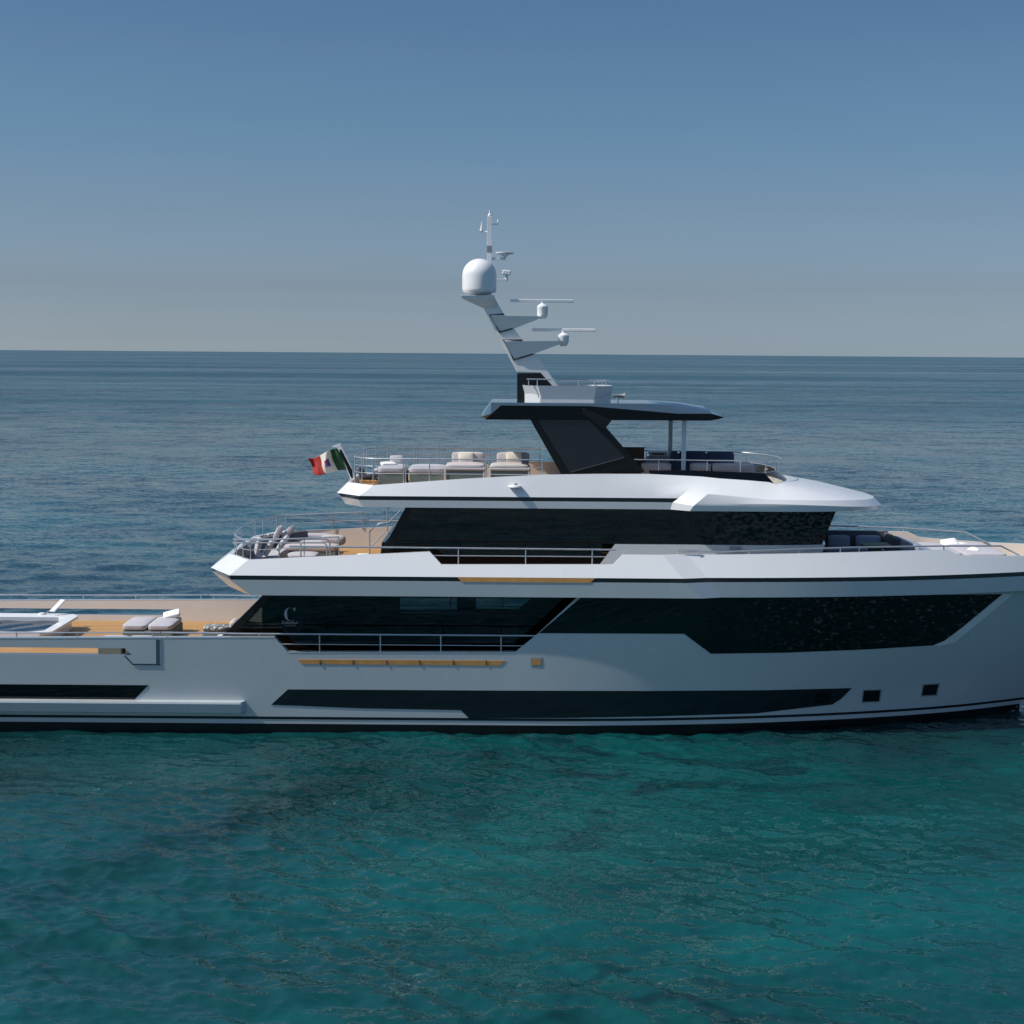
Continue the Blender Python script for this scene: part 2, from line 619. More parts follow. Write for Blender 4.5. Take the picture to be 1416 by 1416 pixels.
# top edge of the grey side, near side, as photographed
TOP = [(-400, 884), (0, 882), (379, 881), (398, 902), (712, 902), (742, 877.5), (800, 826)]
def lerp_tab(tab, x):
    if x <= tab[0][0]:
        return tab[0][1]
    for (a, b), (c, d) in zip(tab, tab[1:]):
        if x <= c:
            return b+(d-b)*(x-a)/(c-a)
    return tab[-1][1]
TOPZ = [(P(px, py, -4.25).x, P(px, py, -4.25).z) for px, py in TOP]
TOPZ[-1] = (TOPZ[-1][0], 4.66)
XS = list(np.arange(-25, 22.01, 0.5))
SLOT_X = P(172, 905, -4.3).x
XS += [a for a, _ in TOPZ[1:]]+[SLOT_X, SLOT_X+0.22]
XS += list(np.arange(17.2, 19.9, 0.1))
XS = sorted(set(round(float(x), 4) for x in XS))
LEV = [-1.6, -0.6, 0, 0.18, 0.35, 0.7, 1.0, 1.3, 1.7, 2.1, 2.53, 2.76, 3.0, 3.2, 3.6, 4.0, 4.35, 4.66]
Z0S, Z1S = 2.53, 2.76
mb = MB()
bl = MB()
cap = MB()
grid = []
for x in XS:
    zt = lerp_tab(TOPZ, x)
    grid.append([Vector((x, -hb(x, min(z, zt)), min(z, zt))) for z in LEV])
for i in range(len(XS)-1):
    for j in range(len(LEV)-1):
        if LEV[j] == Z0S and XS[i+1] <= SLOT_X+0.001:
            continue
        q = [grid[i][j], grid[i+1][j], grid[i+1][j+1], grid[i][j+1]]
        if max(-p.y for p in q) < 1e-4:
            continue
        if LEV[j] == Z0S and abs(XS[i]-SLOT_X) < 0.002:      # raked end of the freeing slot
            q = [grid[i+1][j], grid[i+1][j+1], grid[i][j+1]]
        if (q[0]-q[-1]).length < 1e-5 and (q[1]-q[2]).length < 1e-5:
            continue
        mb.add(q, [tuple(range(len(q)))])
# transom and keel close the hull at the ends
st = grid[0]
mb.add(st+[Vector((p.x, -p.y, p.z)) for p in st], [(j, j+1, j+1+len(st), j+len(st)) for j in range(len(st)-1)])
mb2 = MB()
mb2.v, mb2.f = list(mb.v), list(mb.f)
mb2.mirror()
HULL = mb2.build('hull', M_HULL, YACHT, angle=22)

# cream bulwark lining, its cap and the slot's reveals
def inner(p, d=0.24):
    return Vector((p.x, p.y+d, p.z))
i_end = max(i for i, x in enumerate(XS) if x <= TOPZ[4][0]+0.01)
zs_l = [2.28, Z0S, Z1S, 3.0, 9]
for i in range(i_end):
    xa, xb = XS[i], XS[i+1]
    za, zb = lerp_tab(TOPZ, xa), lerp_tab(TOPZ, xb)
    for a, b in zip(zs_l, zs_l[1:]):
        if a == Z0S and xb <= SLOT_X+0.001:
            continue
        q = [(xa, min(a, za)), (xb, min(a, zb)), (xb, min(b, zb)), (xa, min(b, za))]
        bl.add([Vector((x, -hb(x, z)+0.24, z)) for x, z in q], [(0, 1, 2, 3)])
    cap.add([Vector((xa, -hb(xa, za)-0.006, za+0.002)), Vector((xb, -hb(xb, zb)-0.006, zb+0.002)),
             Vector((xb, -hb(xb, zb)+0.246, zb+0.002)), Vector((xa, -hb(xa, za)+0.246, za+0.002))], [(0, 1, 2, 3)])
    cap.add([Vector((xa, -hb(xa, za)-0.006, za+0.002)), Vector((xb, -hb(xb, zb)-0.006, zb+0.002)),
             Vector((xb, -hb(xb, zb-.03)-0.006, zb-0.03)), Vector((xa, -hb(xa, za-.03)-0.006, za-0.03))], [(0, 1, 2, 3)])
    if xb <= SLOT_X+0.001:
        for z in (Z0S, Z1S):
            cap.add([Vector((xa, -hb(xa, z), z)), Vector((xb, -hb(xb, z), z)), Vector((xb, -hb(xb, z)+0.24, z)), Vector((xa, -hb(xa, z)+0.24, z))], [(0, 1, 2, 3)])
cap.add([Vector((SLOT_X, -hb(SLOT_X, Z1S), Z1S)), Vector((SLOT_X+.22, -hb(SLOT_X, Z0S), Z0S)),
         Vector((SLOT_X+.22, -hb(SLOT_X, Z0S)+0.24, Z0S)), Vector((SLOT_X, -hb(SLOT_X, Z1S)+0.24, Z1S))], [(0, 1, 2, 3)])
bl.mirror().build('bulwark_lining', M_CREAM, YACHT)
cap.mirror().build('bulwark_cap', M_HULL, YACHT)

# main deck
dk = MB()
for i in range(len(XS)-1):
    xa, xb = XS[i], XS[i+1]
    if xb > 9:
        break
    dk.add([Vector((xa, -hb(xa, 2.3)+.02, 2.3)), Vector((xb, -hb(xb, 2.3)+.02, 2.3)), Vector((xb, hb(xb, 2.3)-.02, 2.3)), Vector((xa, hb(xa, 2.3)-.02, 2.3))], [(0, 1, 2, 3)])
dk.build('main_deck', M_TEAK, YACHT)

# conformal pieces on the hull side ---------------------------------
def patch(poly, off, step=9.0, rows=4, thick=True):
    """glass or trim that follows the hull: outline in photo pixels, laid on the hull surface"""
    xs = sorted(set([p[0] for p in poly]+list(np.arange(min(p[0] for p in poly), max(p[0] for p in poly), step))))
    def cross(x):
        ys = []
        n = len(poly)
        for i in range(n):
            (a, b), (c, d) = poly[i], poly[(i+1) % n]
            if a == c:
                if a == x:
                    ys += [b, d]
                continue
            if min(a, c) <= x <= max(a, c):
                ys.append(b+(d-b)*(x-a)/(c-a))
        return min(ys), max(ys)
    m = MB()
    rings = []
    for x in xs:
        t, bt = cross(x)
        col = [surf(x, t+(bt-t)*k/rows, off) for k in range(rows+1)]
        if thick:
            a, b = col[0].copy(), col[-1].copy()
            a.y += off+0.03
            b.y += off+0.03
            col = [a]+col+[b]
        rings.append(col)
    m.loft(rings)
    for r in (rings[0], rings[-1]):
        if thick and (r[1]-r[-2]).length > 1e-3:
            m.add(r, [tuple(range(len(r)))])
    return m

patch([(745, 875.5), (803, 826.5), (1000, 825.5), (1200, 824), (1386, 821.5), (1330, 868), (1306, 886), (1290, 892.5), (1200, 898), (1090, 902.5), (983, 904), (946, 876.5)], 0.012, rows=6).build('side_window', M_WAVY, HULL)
patch([(1290, 893), (1308, 886.3), (1332, 867.5), (1387.5, 821.3), (1402, 821), (1342, 871), (1320, 889), (1300, 893.5)], 0.030, rows=2).build('window_frame', M_WHITE, HULL)
patch([(398, 953.3), (700, 955), (900, 955.5), (1060, 954.5), (1178, 951.5), (1163, 966.5), (1151, 974.2), (1046, 986.5), (900, 990.8), (780, 992.8), (648, 993), (637, 982), (500, 979.5), (375, 974.5)], 0.012, rows=4).build('hull_window', M_PORT, HULL)
patch([(-380, 945.5), (0, 946.2), (205, 947.6), (180, 973.6), (0, 972.6), (-380, 972)], 0.012).build('hull_window', M_GLASS, HULL)
for q in ([(1195, 955.2), (1217.5, 954.6), (1215.5, 969.6), (1193, 970.4)], [(1277.5, 947.5), (1298, 946.2), (1294.5, 960.5), (1275, 961.7)]):
    f = patch([(q[0][0]-1.6, q[0][1]-1.6), (q[1][0]+1.8, q[1][1]-1.6), (q[2][0]+1.5, q[2][1]+1.6), (q[3][0]-1.8, q[3][1]+1.6)], 0.008, rows=2).build('portlight_frame', M_STEEL, HULL)
    patch(q, 0.016, rows=2).build('portlight', M_GLASS, HULL)
patch([(1128, 958.5), (1149, 957.6), (1147, 971.5), (1126, 972.8)], 0.018, rows=2).build('portlight', M_GLASS, HULL)
# teak inlays of the side
tk = patch([(410.6, 911.8), (698.8, 913.5), (691.7, 920.4), (417.7, 918.3)], 0.012, rows=2).build('teak_inlay', M_TEAKTRIM, HULL)
jn = MB()
for px in (442.5, 488, 534.5, 580, 626.5, 672):
    a, b = surf(px, 912.5, 0.018), surf(px, 919.3, 0.018)
    MB().tube([a, b], 0.010, 6).build('inlay_joint', M_DARK, HULL)
patch([(733.6, 909), (750, 909), (749.5, 921.5), (734, 921.5)], 0.008, rows=2).build('boarding_socket_frame', M_STEEL, HULL)
patch([(736, 911.2), (748, 911.2), (748, 919.8), (736, 919.8)], 0.016, rows=2).build('boarding_socket', M_TEAKTRIM, HULL)
# seams of the fold down bulwark wing and the dark door recess
sm = MB()
for a, b in (((172, 906.5), (183.5, 918.4)), ((183.5, 918.4), (221.5, 919))):
    sm.tube([surf(a[0]+(b[0]-a[0])*k/4, a[1]+(b[1]-a[1])*k/4, 0.004) for k in range(5)], 0.022, 6)
sm.build('wing_seam', M_DARK, HULL)
patch([(215.6, 884.5), (221, 884.5), (221.3, 918.4), (215.8, 918.4)], 0.006, rows=2).build('door_recess', mat('recess_blue_grey', (0.06, 0.09, 0.12), 0.35), HULL)
sm = MB()
sm.tube([surf(221.8, 882+37*k/4, 0.006) for k in range(5)], 0.012, 6)
sm.build('door_edge', M_STEEL, HULL)

# boot stripes, antifouling
def band(z0, z1, off, name, m):
    b = MB()
    rings = []
    for x in XS:
        if hb(x, z1) <= 0.0:
            continue
        rings.append([Vector((x, -(hb(x, z)+off), z)) for z in np.linspace(z0, z1, 8)])
    b.loft(rings)
    return b.mirror().build(name, m, HULL)
band(0.345, 0.435, 0.010, 'boot_stripe', M_DARK)
band(-0.6, 0.19, 0.010, 'antifouling_band', M_ANTI)

# long rub strake low on the quarter
rs = MB()
rings = []
for x in list(np.arange(-25, X(326, -4.3, 985), 0.5))+[X(326, -4.3, 985), X(333, -4.3, 985), X(337, -4.3, 985)]:
    k = 1.0
    xe = X(333, -4.3, 985)
    if x > xe:
        k = 0.05
    zt = 0.99
    rings.append([Vector((x, -hb(x, zt), zt)), Vector((x, -hb(x, zt)-0.26*k, zt-0.02)), Vector((x, -hb(x, .9)-0.28*k, zt-0.08)),
                  Vector((x, -hb(x, .6)-0.22*k, 0.60)), Vector((x, -hb(x, .5), 0.53))])
rs.loft(rings)
rs.build('rub_strake', M_HULL, HULL, angle=20)
MB().loft([[Vector((p.x, -p.y, p.z)) for p in r] for r in rings]).build('rub_strake', M_HULL, HULL, angle=20)
# ------------------------------------------------------------------ upper deck slab (bulwark panel, dark groove, grey fascia)
def hbG(x):
    return hbT(x)+0.04
NOTCH = [(342, 774), (594, 763), (611, 780), (848, 780), (861, 767.3)]
AFTOFF = 0.22
def side_ring(keys, inset0, zf, first, planar=False):
    """keys: pixel x of the step's two edges on this ring; first: points round the stern"""
    pts = list(first)
    inset = inset0
    def ins(x):
        return inset0*(zf(x)-ZGH)/0.72 if planar else inset0
    ya = -(hbG(0)+AFTOFF-inset)
    for px in NPX:
        x = X(px, ya)
        if x <= pts[-1].x+0.02:
            x = pts[-1].x+0.02
        pts.append(Vector((x, -(hbG(0)+AFTOFF-ins(x)), zf(x))))
    xa = X(keys[0], ya)
    xb = X(keys[1], -(hbG(6)-inset))
    pts.append(Vector((xa, -(hbG(0)+AFTOFF-ins(xa)), zf(xa))))
    pts.append(Vector((xb, -(hbG(xb)-ins(xb)), zf(xb))))
    for x in np.linspace(xb+0.6, 22.1, 40):
        y = max(0.0, hbG(x)-ins(x))
        pts.append(Vector((x, -y, zf(x))))
    return pts
ZGH, ZGL, ZFB = 5.30, 5.15, 4.64
NPX = [400, 500, 594, 611, 635, 700, 760, 820, 848, 861, 900]
yt = -(hbG(0)+AFTOFF-0.34)
ZTOP = [(X(px, yt, py), P(px, py, yt).z) for px, py in NOTCH]
def ztop(x):
    if x <= ZTOP[-1][0]:
        return lerp_tab(ZTOP, x)
    return lerp_tab([(ZTOP[-1][0], ZTOP[-1][1]), (7.0, 6.03), (9.5, 6.06), (13.2, 6.10), (14.9, 6.11), (15.3, 5.90), (17.5, 5.82), (22.1, 5.86)], x)
yg = -(hbG(0)+AFTOFF)
def stern(zz, tip_px, tip_py, corner_px, inset, Yc=2.75):
    x0 = P(tip_px, tip_py, -Yc).x
    xc = X(corner_px, yg+inset, tip_py)
    return [Vector((x0-0.10, 0, zz(x0))), Vector((x0, -Yc, zz(x0))), Vector((xc, yg+inset, zz(xc)))]
c_ = lambda z: (lambda x: z)
ring_fb = side_ring((972, 998), 0.03, c_(ZFB), stern(c_(ZFB), 318, 815, 346, 0.03))
ring_gl = side_ring((950, 985), 0.0, c_(ZGL), stern(c_(ZGL), 294, 800, 318, 0.0))
ring_gi = [Vector((p.x+(0.04 if i < 2 else 0), p.y+(0.04 if i > 1 else 0), p.z)) for i, p in enumerate(ring_gl)]
ring_gh = side_ring((945, 979), 0.0, c_(ZGH), stern(c_(ZGH), 291.5, 785, 317, 0.0))
ring_gj = [Vector((p.x+(0.04 if i < 2 else 0), p.y+(0.04 if i > 1 else 0), p.z)) for i, p in enumerate(ring_gh)]
ring_tp = side_ring((917, 949), 0.34, ztop, stern(ztop, 317, 765, 343, 0.27), True)
def offring(r, d, z=None):
    out = []
    for i, p in enumerate(r):
        y = min(0.0, p.y+d) if i > 1 else p.y
        out.append(Vector((p.x+(d if i < 2 else 0) + (d*0.4 if i == 2 else 0), y, p.z if z is None else z)))
    return out
ring_in = offring(ring_tp, 0.14)
ring_fl = offring(ring_tp, 0.16, 5.14)
def centre(r, z):
    return [Vector((p.x, 0, z)) for p in r]
fas = MB().loft([centre(ring_fb, ZFB), ring_fb, ring_gl, ring_gi]).mirror()
UPPER = fas.build('upper_deck_fascia', M_HULL, YACHT, angle=12)
pan = MB().loft([ring_gj, ring_gh, ring_tp, ring_in]).mirror().build('upper_deck_bulwark', M_WHITE, YACHT, angle=9)
MB().loft([ring_in, ring_fl]).mirror().build('bulwark_lining', M_CREAM, YACHT)
MB().loft([ring_fl, centre(ring_fl, 5.14)]).mirror().build('upper_deck', M_TEAK, YACHT)
MB().loft([ring_gi, ring_gj]).mirror().build('trim_stripe', M_DARK, pan)
# teak strip set in the groove (pixels 632..822)
tw = MB()
xa, xb = X(632, yg, 798), X(823, yg, 798)
tw.prism([(xa, yg-0.012, ZGH-.004), (xb, yg-0.012, ZGH-.004), (xb-0.16, yg-0.012, ZGL-.01), (xa+0.16, yg-0.012, ZGL-.01)], (0, 0.045, 0))
tw.build('teak_inlay', M_TEAKTRIM, pan)
# lower raised lip of the forward fascia
lip = MB()
r = []
for x in np.linspace(X(997, -4.2), 22, 40):
    y0 = max(0, hbG(x))
    r.append([Vector((x, -max(0, y0-.012), ZGL-.02)), Vector((x, -max(0, y0-0.02), ZGL-.04)), Vector((x, -max(0, y0-.085), 4.93)), Vector((x, -max(0, y0-.15), 4.90))])
lip.loft(r)
lip.mirror().build('fascia_lip', M_HULL, UPPER, angle=10)

# ------------------------------------------------------------------ main deck house
YH = -3.25
GL = MB()
prof = [P(306, 897, YH), P(380, 818, YH), P(860, 818, YH), P(860, 905, YH)]
prof = [Vector((p.x, YH, z)) for p, z in zip(prof, (2.5, 4.64, 4.64, 2.5))]
def xdiag(z):                                   # aft raked edge of the glass
    a, b = P(318, 884, YH), P(377, 822, YH)
    return a.x+(b.x-a.x)*(z-a.z)/(b.z-a.z)
prof[0].x = xdiag(2.31)
prof[0].z = 2.31
prof[3].z = 2.31
prof[1].x = xdiag(4.64)
HOUSE = MB().prism(prof, (0, 0.03, 0)).build('saloon_glass', M_TINT, YACHT, angle=None)
MB().prism([Vector((p.x, -YH-0.03, p.z)) for p in prof], (0, 0.03, 0)).build('saloon_glass', M_TINT, YACHT, angle=None)
# raked frame along the glass edge
for s in (1, -1):
    fr = MB()
    a, b = xdiag(2.31), xdiag(4.63)
    fr.prism([(a-0.42, s*(YH-0.02), 2.31), (a, s*(YH-0.02), 2.31), (b, s*(YH-0.02), 4.63), (b-0.30, s*(YH-0.02), 4.63)], (0, s*0.30, 0))
    fr.build('raked_frame', M_CHAR, YACHT, angle=None, bevel=0.015)
MB().prism([(xdiag(2.31)-.1, YH+.3, 2.31), (xdiag(4.63)-.1, YH+.3, 4.63), (xdiag(4.63)-.14, YH+.3, 4.63), (xdiag(2.31)-.14, YH+.3, 2.31)], (0, -2*YH-.6, 0)).build('saloon_door_glass', M_GLASS, YACHT, angle=None)
# mullions just behind the glass and the saloon's inside bulkhead with its openings
ib = MB()
def colbox(p0, p1, y0, y1, Y=0.0, t=0.06):
    a, b = P(p0, y0, Y), P(p1, y1, Y)
    ib.bb(a.x, b.x, Y-t/2, Y+t/2, max(2.31, b.z), min(4.63, a.z))
for p0, p1, y0, y1 in ((362, 553, 800, 925), (553, 632, 843, 847), (553, 632, 850, 925), (632, 656, 800, 925), (656, 733, 842, 848), (656, 733, 851, 925), (733, 860, 800, 845), (733, 743, 853, 925), (743, 860, 845, 925)):
    colbox(p0, p1, y0, y1)
M_INT = mat('dark_interior', (0.012, 0.012, 0.013), 0.6)
ib.build('interior_bulkhead', M_INT, YACHT, angle=None)
MB().bb(xdiag(2.31), 2.9, YH+.05, -YH-.05, 2.32, 2.36).build('saloon_floor', M_INT, YACHT, angle=None)
mu = MB()
for px in (369, 522, 657):
    a = X(px, YH+.05, 860)
    mu.bb(a-.025, a+.025, YH+.04, YH+.09, 2.36, 4.63 if px > 400 else 3.2)
a = X(360, YH, 870)
mu.bb(xdiag(3.2)+.1, 2.6, YH+.04, YH+.08, P(500, 862, YH).z-.03, P(500, 862, YH).z)
mu.build('window_mullion', M_DARK, YACHT, angle=None)
# forward wall below the full beam window: inside filler so the hull is not hollow
MB().bb(2.6, 2.75, YH, -YH, 2.31, 4.62).build('fore_bulkhead', M_INT, YACHT, angle=None)
# engraved emblem and name on the aft pane
def text_mesh(s, size, name, parent, m, loc, rot=(math.pi/2, 0, 0), ext=0.002, sx=1.0):
    cu = bpy.data.curves.new(name, 'FONT')
    cu.body = s
    cu.size = size
    cu.extrude = ext
    cu.align_x = 'CENTER'
    cu.resolution_u = 3
    ob = bpy.data.objects.new(name, cu)
    C.objects.link(ob)
    dg = bpy.context.evaluated_depsgraph_get()
    me = bpy.data.meshes.new_from_object(ob.evaluated_get(dg))
    bpy.data.objects.remove(ob)
    o = bpy.data.objects.new(name, me)
    C.objects.link(o)
    me.materials.clear()
    me.materials.append(m)
    o.rotation_euler = rot
    o.scale = (sx, 1, 1)
    o.location = loc
    o.parent = parent
    return o
M_LOGO = mat('frosted_emblem', (0.42, 0.47, 0.52), 0.5)
YL = YH-0.006
lc = P(401, 849.3, YL)
pts_o, pts_i = [], []
for k in range(25):
    a = R(58+ (302-58)*k/24)
    w = 0.018+0.07*max(0, math.cos(a-R(185)))**1.3
    pts_o.append(Vector((lc.x+0.195*math.cos(a), YL, lc.z+0.225*math.sin(a))))
    pts_i.append(Vector((lc.x+(0.195-w)*math.cos(a)+0.008, YL, lc.z+(0.225-w*0.35)*math.sin(a))))
em = MB().loft([pts_o, pts_i])
em.add([(lc.x+.10, YL, lc.z+.18), (lc.x+.17, YL, lc.z+.10), (lc.x+.19, YL, lc.z+.24), (lc.x+.13, YL, lc.z+.20)], [(0, 1, 2, 3)])
em.build('emblem', M_LOGO, HOUSE, angle=None)
lb = P(401, 862.6, YL)
text_mesh('Columbus', 0.150, 'name_lettering', HOUSE, M_LOGO, (lb.x, YL, lb.z), sx=0.9)
lb = P(401, 866, YL)
text_mesh('Y A C H T S', 0.075, 'name_lettering', HOUSE, M_LOGO, (lb.x, YL, lb.z))

# ------------------------------------------------------------------ upper deck house
YU = -3.2
ZU0, ZU1 = 5.15, 7.50
def front_x(y, z):                              # raked, curved wheelhouse front
    base = X(1138, -2.9, 750)
    top = X(1156, -2.9, 707)
    zz0, zz1 = P(1138, 750, -2.9).z, P(1156, 707, -2.9).z
    xb = base+(top-base)*(z-zz0)/(zz1-zz0)
    return xb+0.30*(1-(y/2.9)**2)
def house_ring(z, inset=0.0):
    a, b = P(526, 757, YU), P(571, 704, YU)
    xa = a.x+(b.x-a.x)*(z-a.z)/(b.z-a.z)
    pts = [Vector((xa, 0, z)), Vector((xa, YU+inset, z)), Vector((2, YU+inset, z)), Vector((8.4, YU+inset, z))]
    xe = front_x(-2.9, z)
    pts.append(Vector((8.4+(xe-8.4)*.55, YU+inset+.10, z)))
    for y in (-2.9, -2.5, -2.0, -1.4, -0.7, 0):
        pts.append(Vector((front_x(y, z)-inset, y+(inset if y < -2.8 else 0), z)))
    return pts
zsill = P(1000, 752.5, YU).z
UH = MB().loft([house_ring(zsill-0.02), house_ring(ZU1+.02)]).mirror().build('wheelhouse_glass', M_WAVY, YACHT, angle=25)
aft_low = MB()
# glass continues to the deck aft of the plinth
aft_low.prism([Vector((X(523, YU), YU, 5.15)), Vector((X(528, YU), YU, zsill-.02)), Vector((X(832, YU, 770), YU, zsill-.02)), Vector((X(832, YU, 770), YU, 5.15))], (0, -2*YU, 0))
aft_low.build('aft_saloon_glass', M_GLASS, YACHT, angle=None)
pl = MB()
def plinth_ring(z, o):
    pts = [Vector((X(850, YU-o, 760)-(0.6 if z < 5.6 else 0), YU-o, z))]
    pts += [Vector((p.x+(o if i > 3 else 0), p.y-(o if i < 5 else 0), z)) for i, p in enumerate(house_ring(min(z, zsill))) if i >= 3]
    return pts
pl.loft([plinth_ring(5.15, .25), plinth_ring(5.45, .18), plinth_ring(zsill-.02, .10), plinth_ring(zsill-.015, -.05)])
pl.mirror().build('wheelhouse_plinth', M_HULL, YACHT, angle=25)
for s in (1, -1):
    a, b = P(523, 760, YU), P(570, 704, YU)
    fr = MB().prism([(a.x-.32, s*(YU-.03), 5.15), (a.x+.08, s*(YU-.03), 5.15), (b.x+.02, s*(YU-.03), 7.47), (b.x-.22, s*(YU-.03), 7.47)], (0, s*.35, 0))
    fr.build('raked_frame', M_CHAR, YACHT, angle=None, bevel=0.015)
MB().bb(X(1017, YU-.12, 758)-.2, X(1017, YU-.12, 758)+.18, YU-.22, YU-.10, zsill-.22, zsill-.06).build('step_light', M_GREYP, YACHT, angle=None, bevel=.01)

# ------------------------------------------------------------------ fly deck slab and wheelhouse roof
ZF0, ZG0, ZG1 = 7.48, 7.72, 7.86
def hbF(x):
    return 3.52
def fly_nose(n, x0, x1, y0, p=2.2):
    out = []
    for k in range(1, n+1):
        a = math.pi/2*k/n
        out.append((x0+(x1-x0)*math.sin(a)**0.9, -y0*max(0, math.cos(a))**0.72))
    return out
AFX = [560, 640, 752, 830, 900]
def fly_ring(tip, corner, y_aft, z_aft, key, yk, z_k, nose_x, z_nose, npts=14, x_nose0=8.6, Yc=2.35):
    x0 = P(tip[0], tip[1], -Yc).x
    xc = P(corner[0], corner[1], y_aft).x
    pts = [Vector((x0-.08, 0, z_aft(x0))), Vector((x0, -Yc, z_aft(x0))), Vector((xc, y_aft, z_aft(xc)))]
    for px in AFX:
        x = X(px, y_aft, 680)
        pts.append(Vector((x, y_aft, z_aft(x))))
    pts.append(Vector((key[0], key[2], z_aft(key[0]))))
    pts.append(Vector((key[1], key[3], z_k(key[1]))))
    for x in np.linspace(key[1]+.5, x_nose0, 4):
        pts.append(Vector((x, yk(x), z_k(x))))
    for x, y in fly_nose(npts, x_nose0, nose_x, -yk(x_nose0)):
        f = (x-x_nose0)/(nose_x-x_nose0)
        pts.append(Vector((x, y, z_k(x_nose0)+(z_nose-z_k(x_nose0))*f**1.5)))
    return pts
lin = lambda x0, z0, x1, z1: (lambda x: z0+(z1-z0)*(x-x0)/(x1-x0))
YA, YF = -3.5, -3.85
rf0 = fly_ring((478, 701), (502, 702), YA+.02, c_(ZF0), (X(927, YA+.02, 705), X(954, YF+.05, 707), YA+.02, YF+.05), lambda x: YF+.05, c_(ZF0-.02), 12.95, 7.43)
rf1 = fly_ring((471, 692), (496, 692), YA, c_(ZG0), (X(930, YA, 695), X(959, YF, 700), YA, YF), lambda x: YF, c_(ZG0-.08), 12.97, 7.46)
rf2 = fly_ring((466, 684), (496.6, 686), YA, c_(ZG1), (X(938, YA, 690), X(963, YF, 696), YA, YF), lambda x: YF, c_(ZG1-.14), 12.98, 7.49)
ZCT = [(X(516, -3.3), 8.20), (X(640, -3.3), 8.44), (X(752, -3.3), 8.60), (X(830, -3.3), 8.64)]
zt_f = lambda x: lerp_tab(ZCT, x)
zcr = lambda x: lerp_tab([(6.4, 8.05), (8.6, 7.86), (12.6, 7.74)], x)
midz = lambda x: 0.55*ZG1+.45*zt_f(x)
xk3 = X(979, YF+.09, 681)
rf3 = fly_ring((473, 675), (506, 677), YA+.10, midz, (X(955, YA+.10, 680), xk3, YA+.10, YF+.09), lambda x: YF+.09, zcr, 12.72, 7.75)
# shoulder / well edge
pts = [Vector((P(481, 665, -2.3).x-.08, 0, 8.22)), Vector((P(481, 665, -2.3).x, -2.3, 8.22)), Vector((P(516, 669, -3.28).x, -3.28, zt_f(P(516, 669, -3.28).x)))]
for px in AFX:
    x = X(px, -3.28, 656)
    y = -3.28 if px < 900 else -3.2
    pts.append(Vector((x, y, zt_f(x) if px <= 830 else 8.645)))
pts.append(Vector((X(948, -3.05, 660), -3.05, 8.585)))
pts.append(Vector((X(970, -2.98, 662), -2.98, 8.555)))
rem = len(rf3)-len(pts)
xq = X(1072, -2.62, 667)
for k in range(4):
    x = pts[-1].x+(xq-pts[-1].x)*(k+1)/4 if k < 3 else xq
    pts.append(Vector((x, -2.62-.34*(1-(k+1)/4), 8.55+(8.30-8.55)*(k+1)/4)))
rem = len(rf3)-len(pts)
for k in range(1, rem+1):
    a = math.pi/2*k/rem
    pts.append(Vector((xq+0.75*math.sin(a), -2.62*math.cos(a), 8.30+.08*math.sin(a))))
rf4 = pts
# an intermediate ring gives the roof its crown
rf35 = []
for i, (a, b) in enumerate(zip(rf3, rf4)):
    q = a.lerp(b, 0.5)
    if i > 9:
        q.z += 0.05
    rf35.append(q)
rfin = [Vector((p.x+(.12 if i < 2 else 0), min(0, p.y+(.12 if i > 1 else 0)), p.z)) for i, p in enumerate(rf4)]
rffl = [Vector((p.x, p.y, 7.96)) for p in rfin]
g1 = [Vector((p.x+(.035 if i < 2 else 0), min(0, p.y+(.035 if 1 < i < 8 else 0)), p.z)) for i, p in enumerate(rf1)]
g2 = [Vector((p.x+(.035 if i < 2 else 0), min(0, p.y+(.035 if 1 < i < 8 else 0)), p.z)) for i, p in enumerate(rf2)]
for ring, src in ((g1, rf1), (g2, rf2)):
    for i in range(8, len(ring)):
        ring[i] = src[i].copy()
FLY = MB().loft([centre(rf0, ZF0+.01), rf0, rf1, g1, g2, rf2, rf3, rf35, rf4, rfin]).mirror().build('fly_deck_moulding', M_WHITE, YACHT, angle=19)
MB().loft([rfin, rffl]).mirror().build('fly_well_lining', M_CREAM, YACHT)
MB().loft([rffl, centre(rffl, 7.96)]).mirror().build('fly_deck', M_TEAK, YACHT)
st_ = MB()
st_.loft([[Vector((p.x-(.004 if i < 2 else 0), p.y-(.004 if i > 1 else 0), p.z)) for i, p in enumerate(g[:9])] for g in (g1, g2)])
st_.mirror().build('trim_stripe', M_DARK, FLY)
# deck light on the side
lp = P(712, 673, -3.42)
lt = MB().lathe([(0.02, -.05), (.17, -.03), (.22, .0), (.20, .04), (.12, .06), (.0, .07)], lp+Vector((0, -.06, 0)), 20)
LT = lt.build('navigation_light', M_PLAST, FLY)
MB().bb(lp.x-.02, lp.x+.09, lp.y-.12, lp.y-.04, lp.z+.05, lp.z+.12).build('light_housing', M_GREYP, LT, angle=None, bevel=.01)

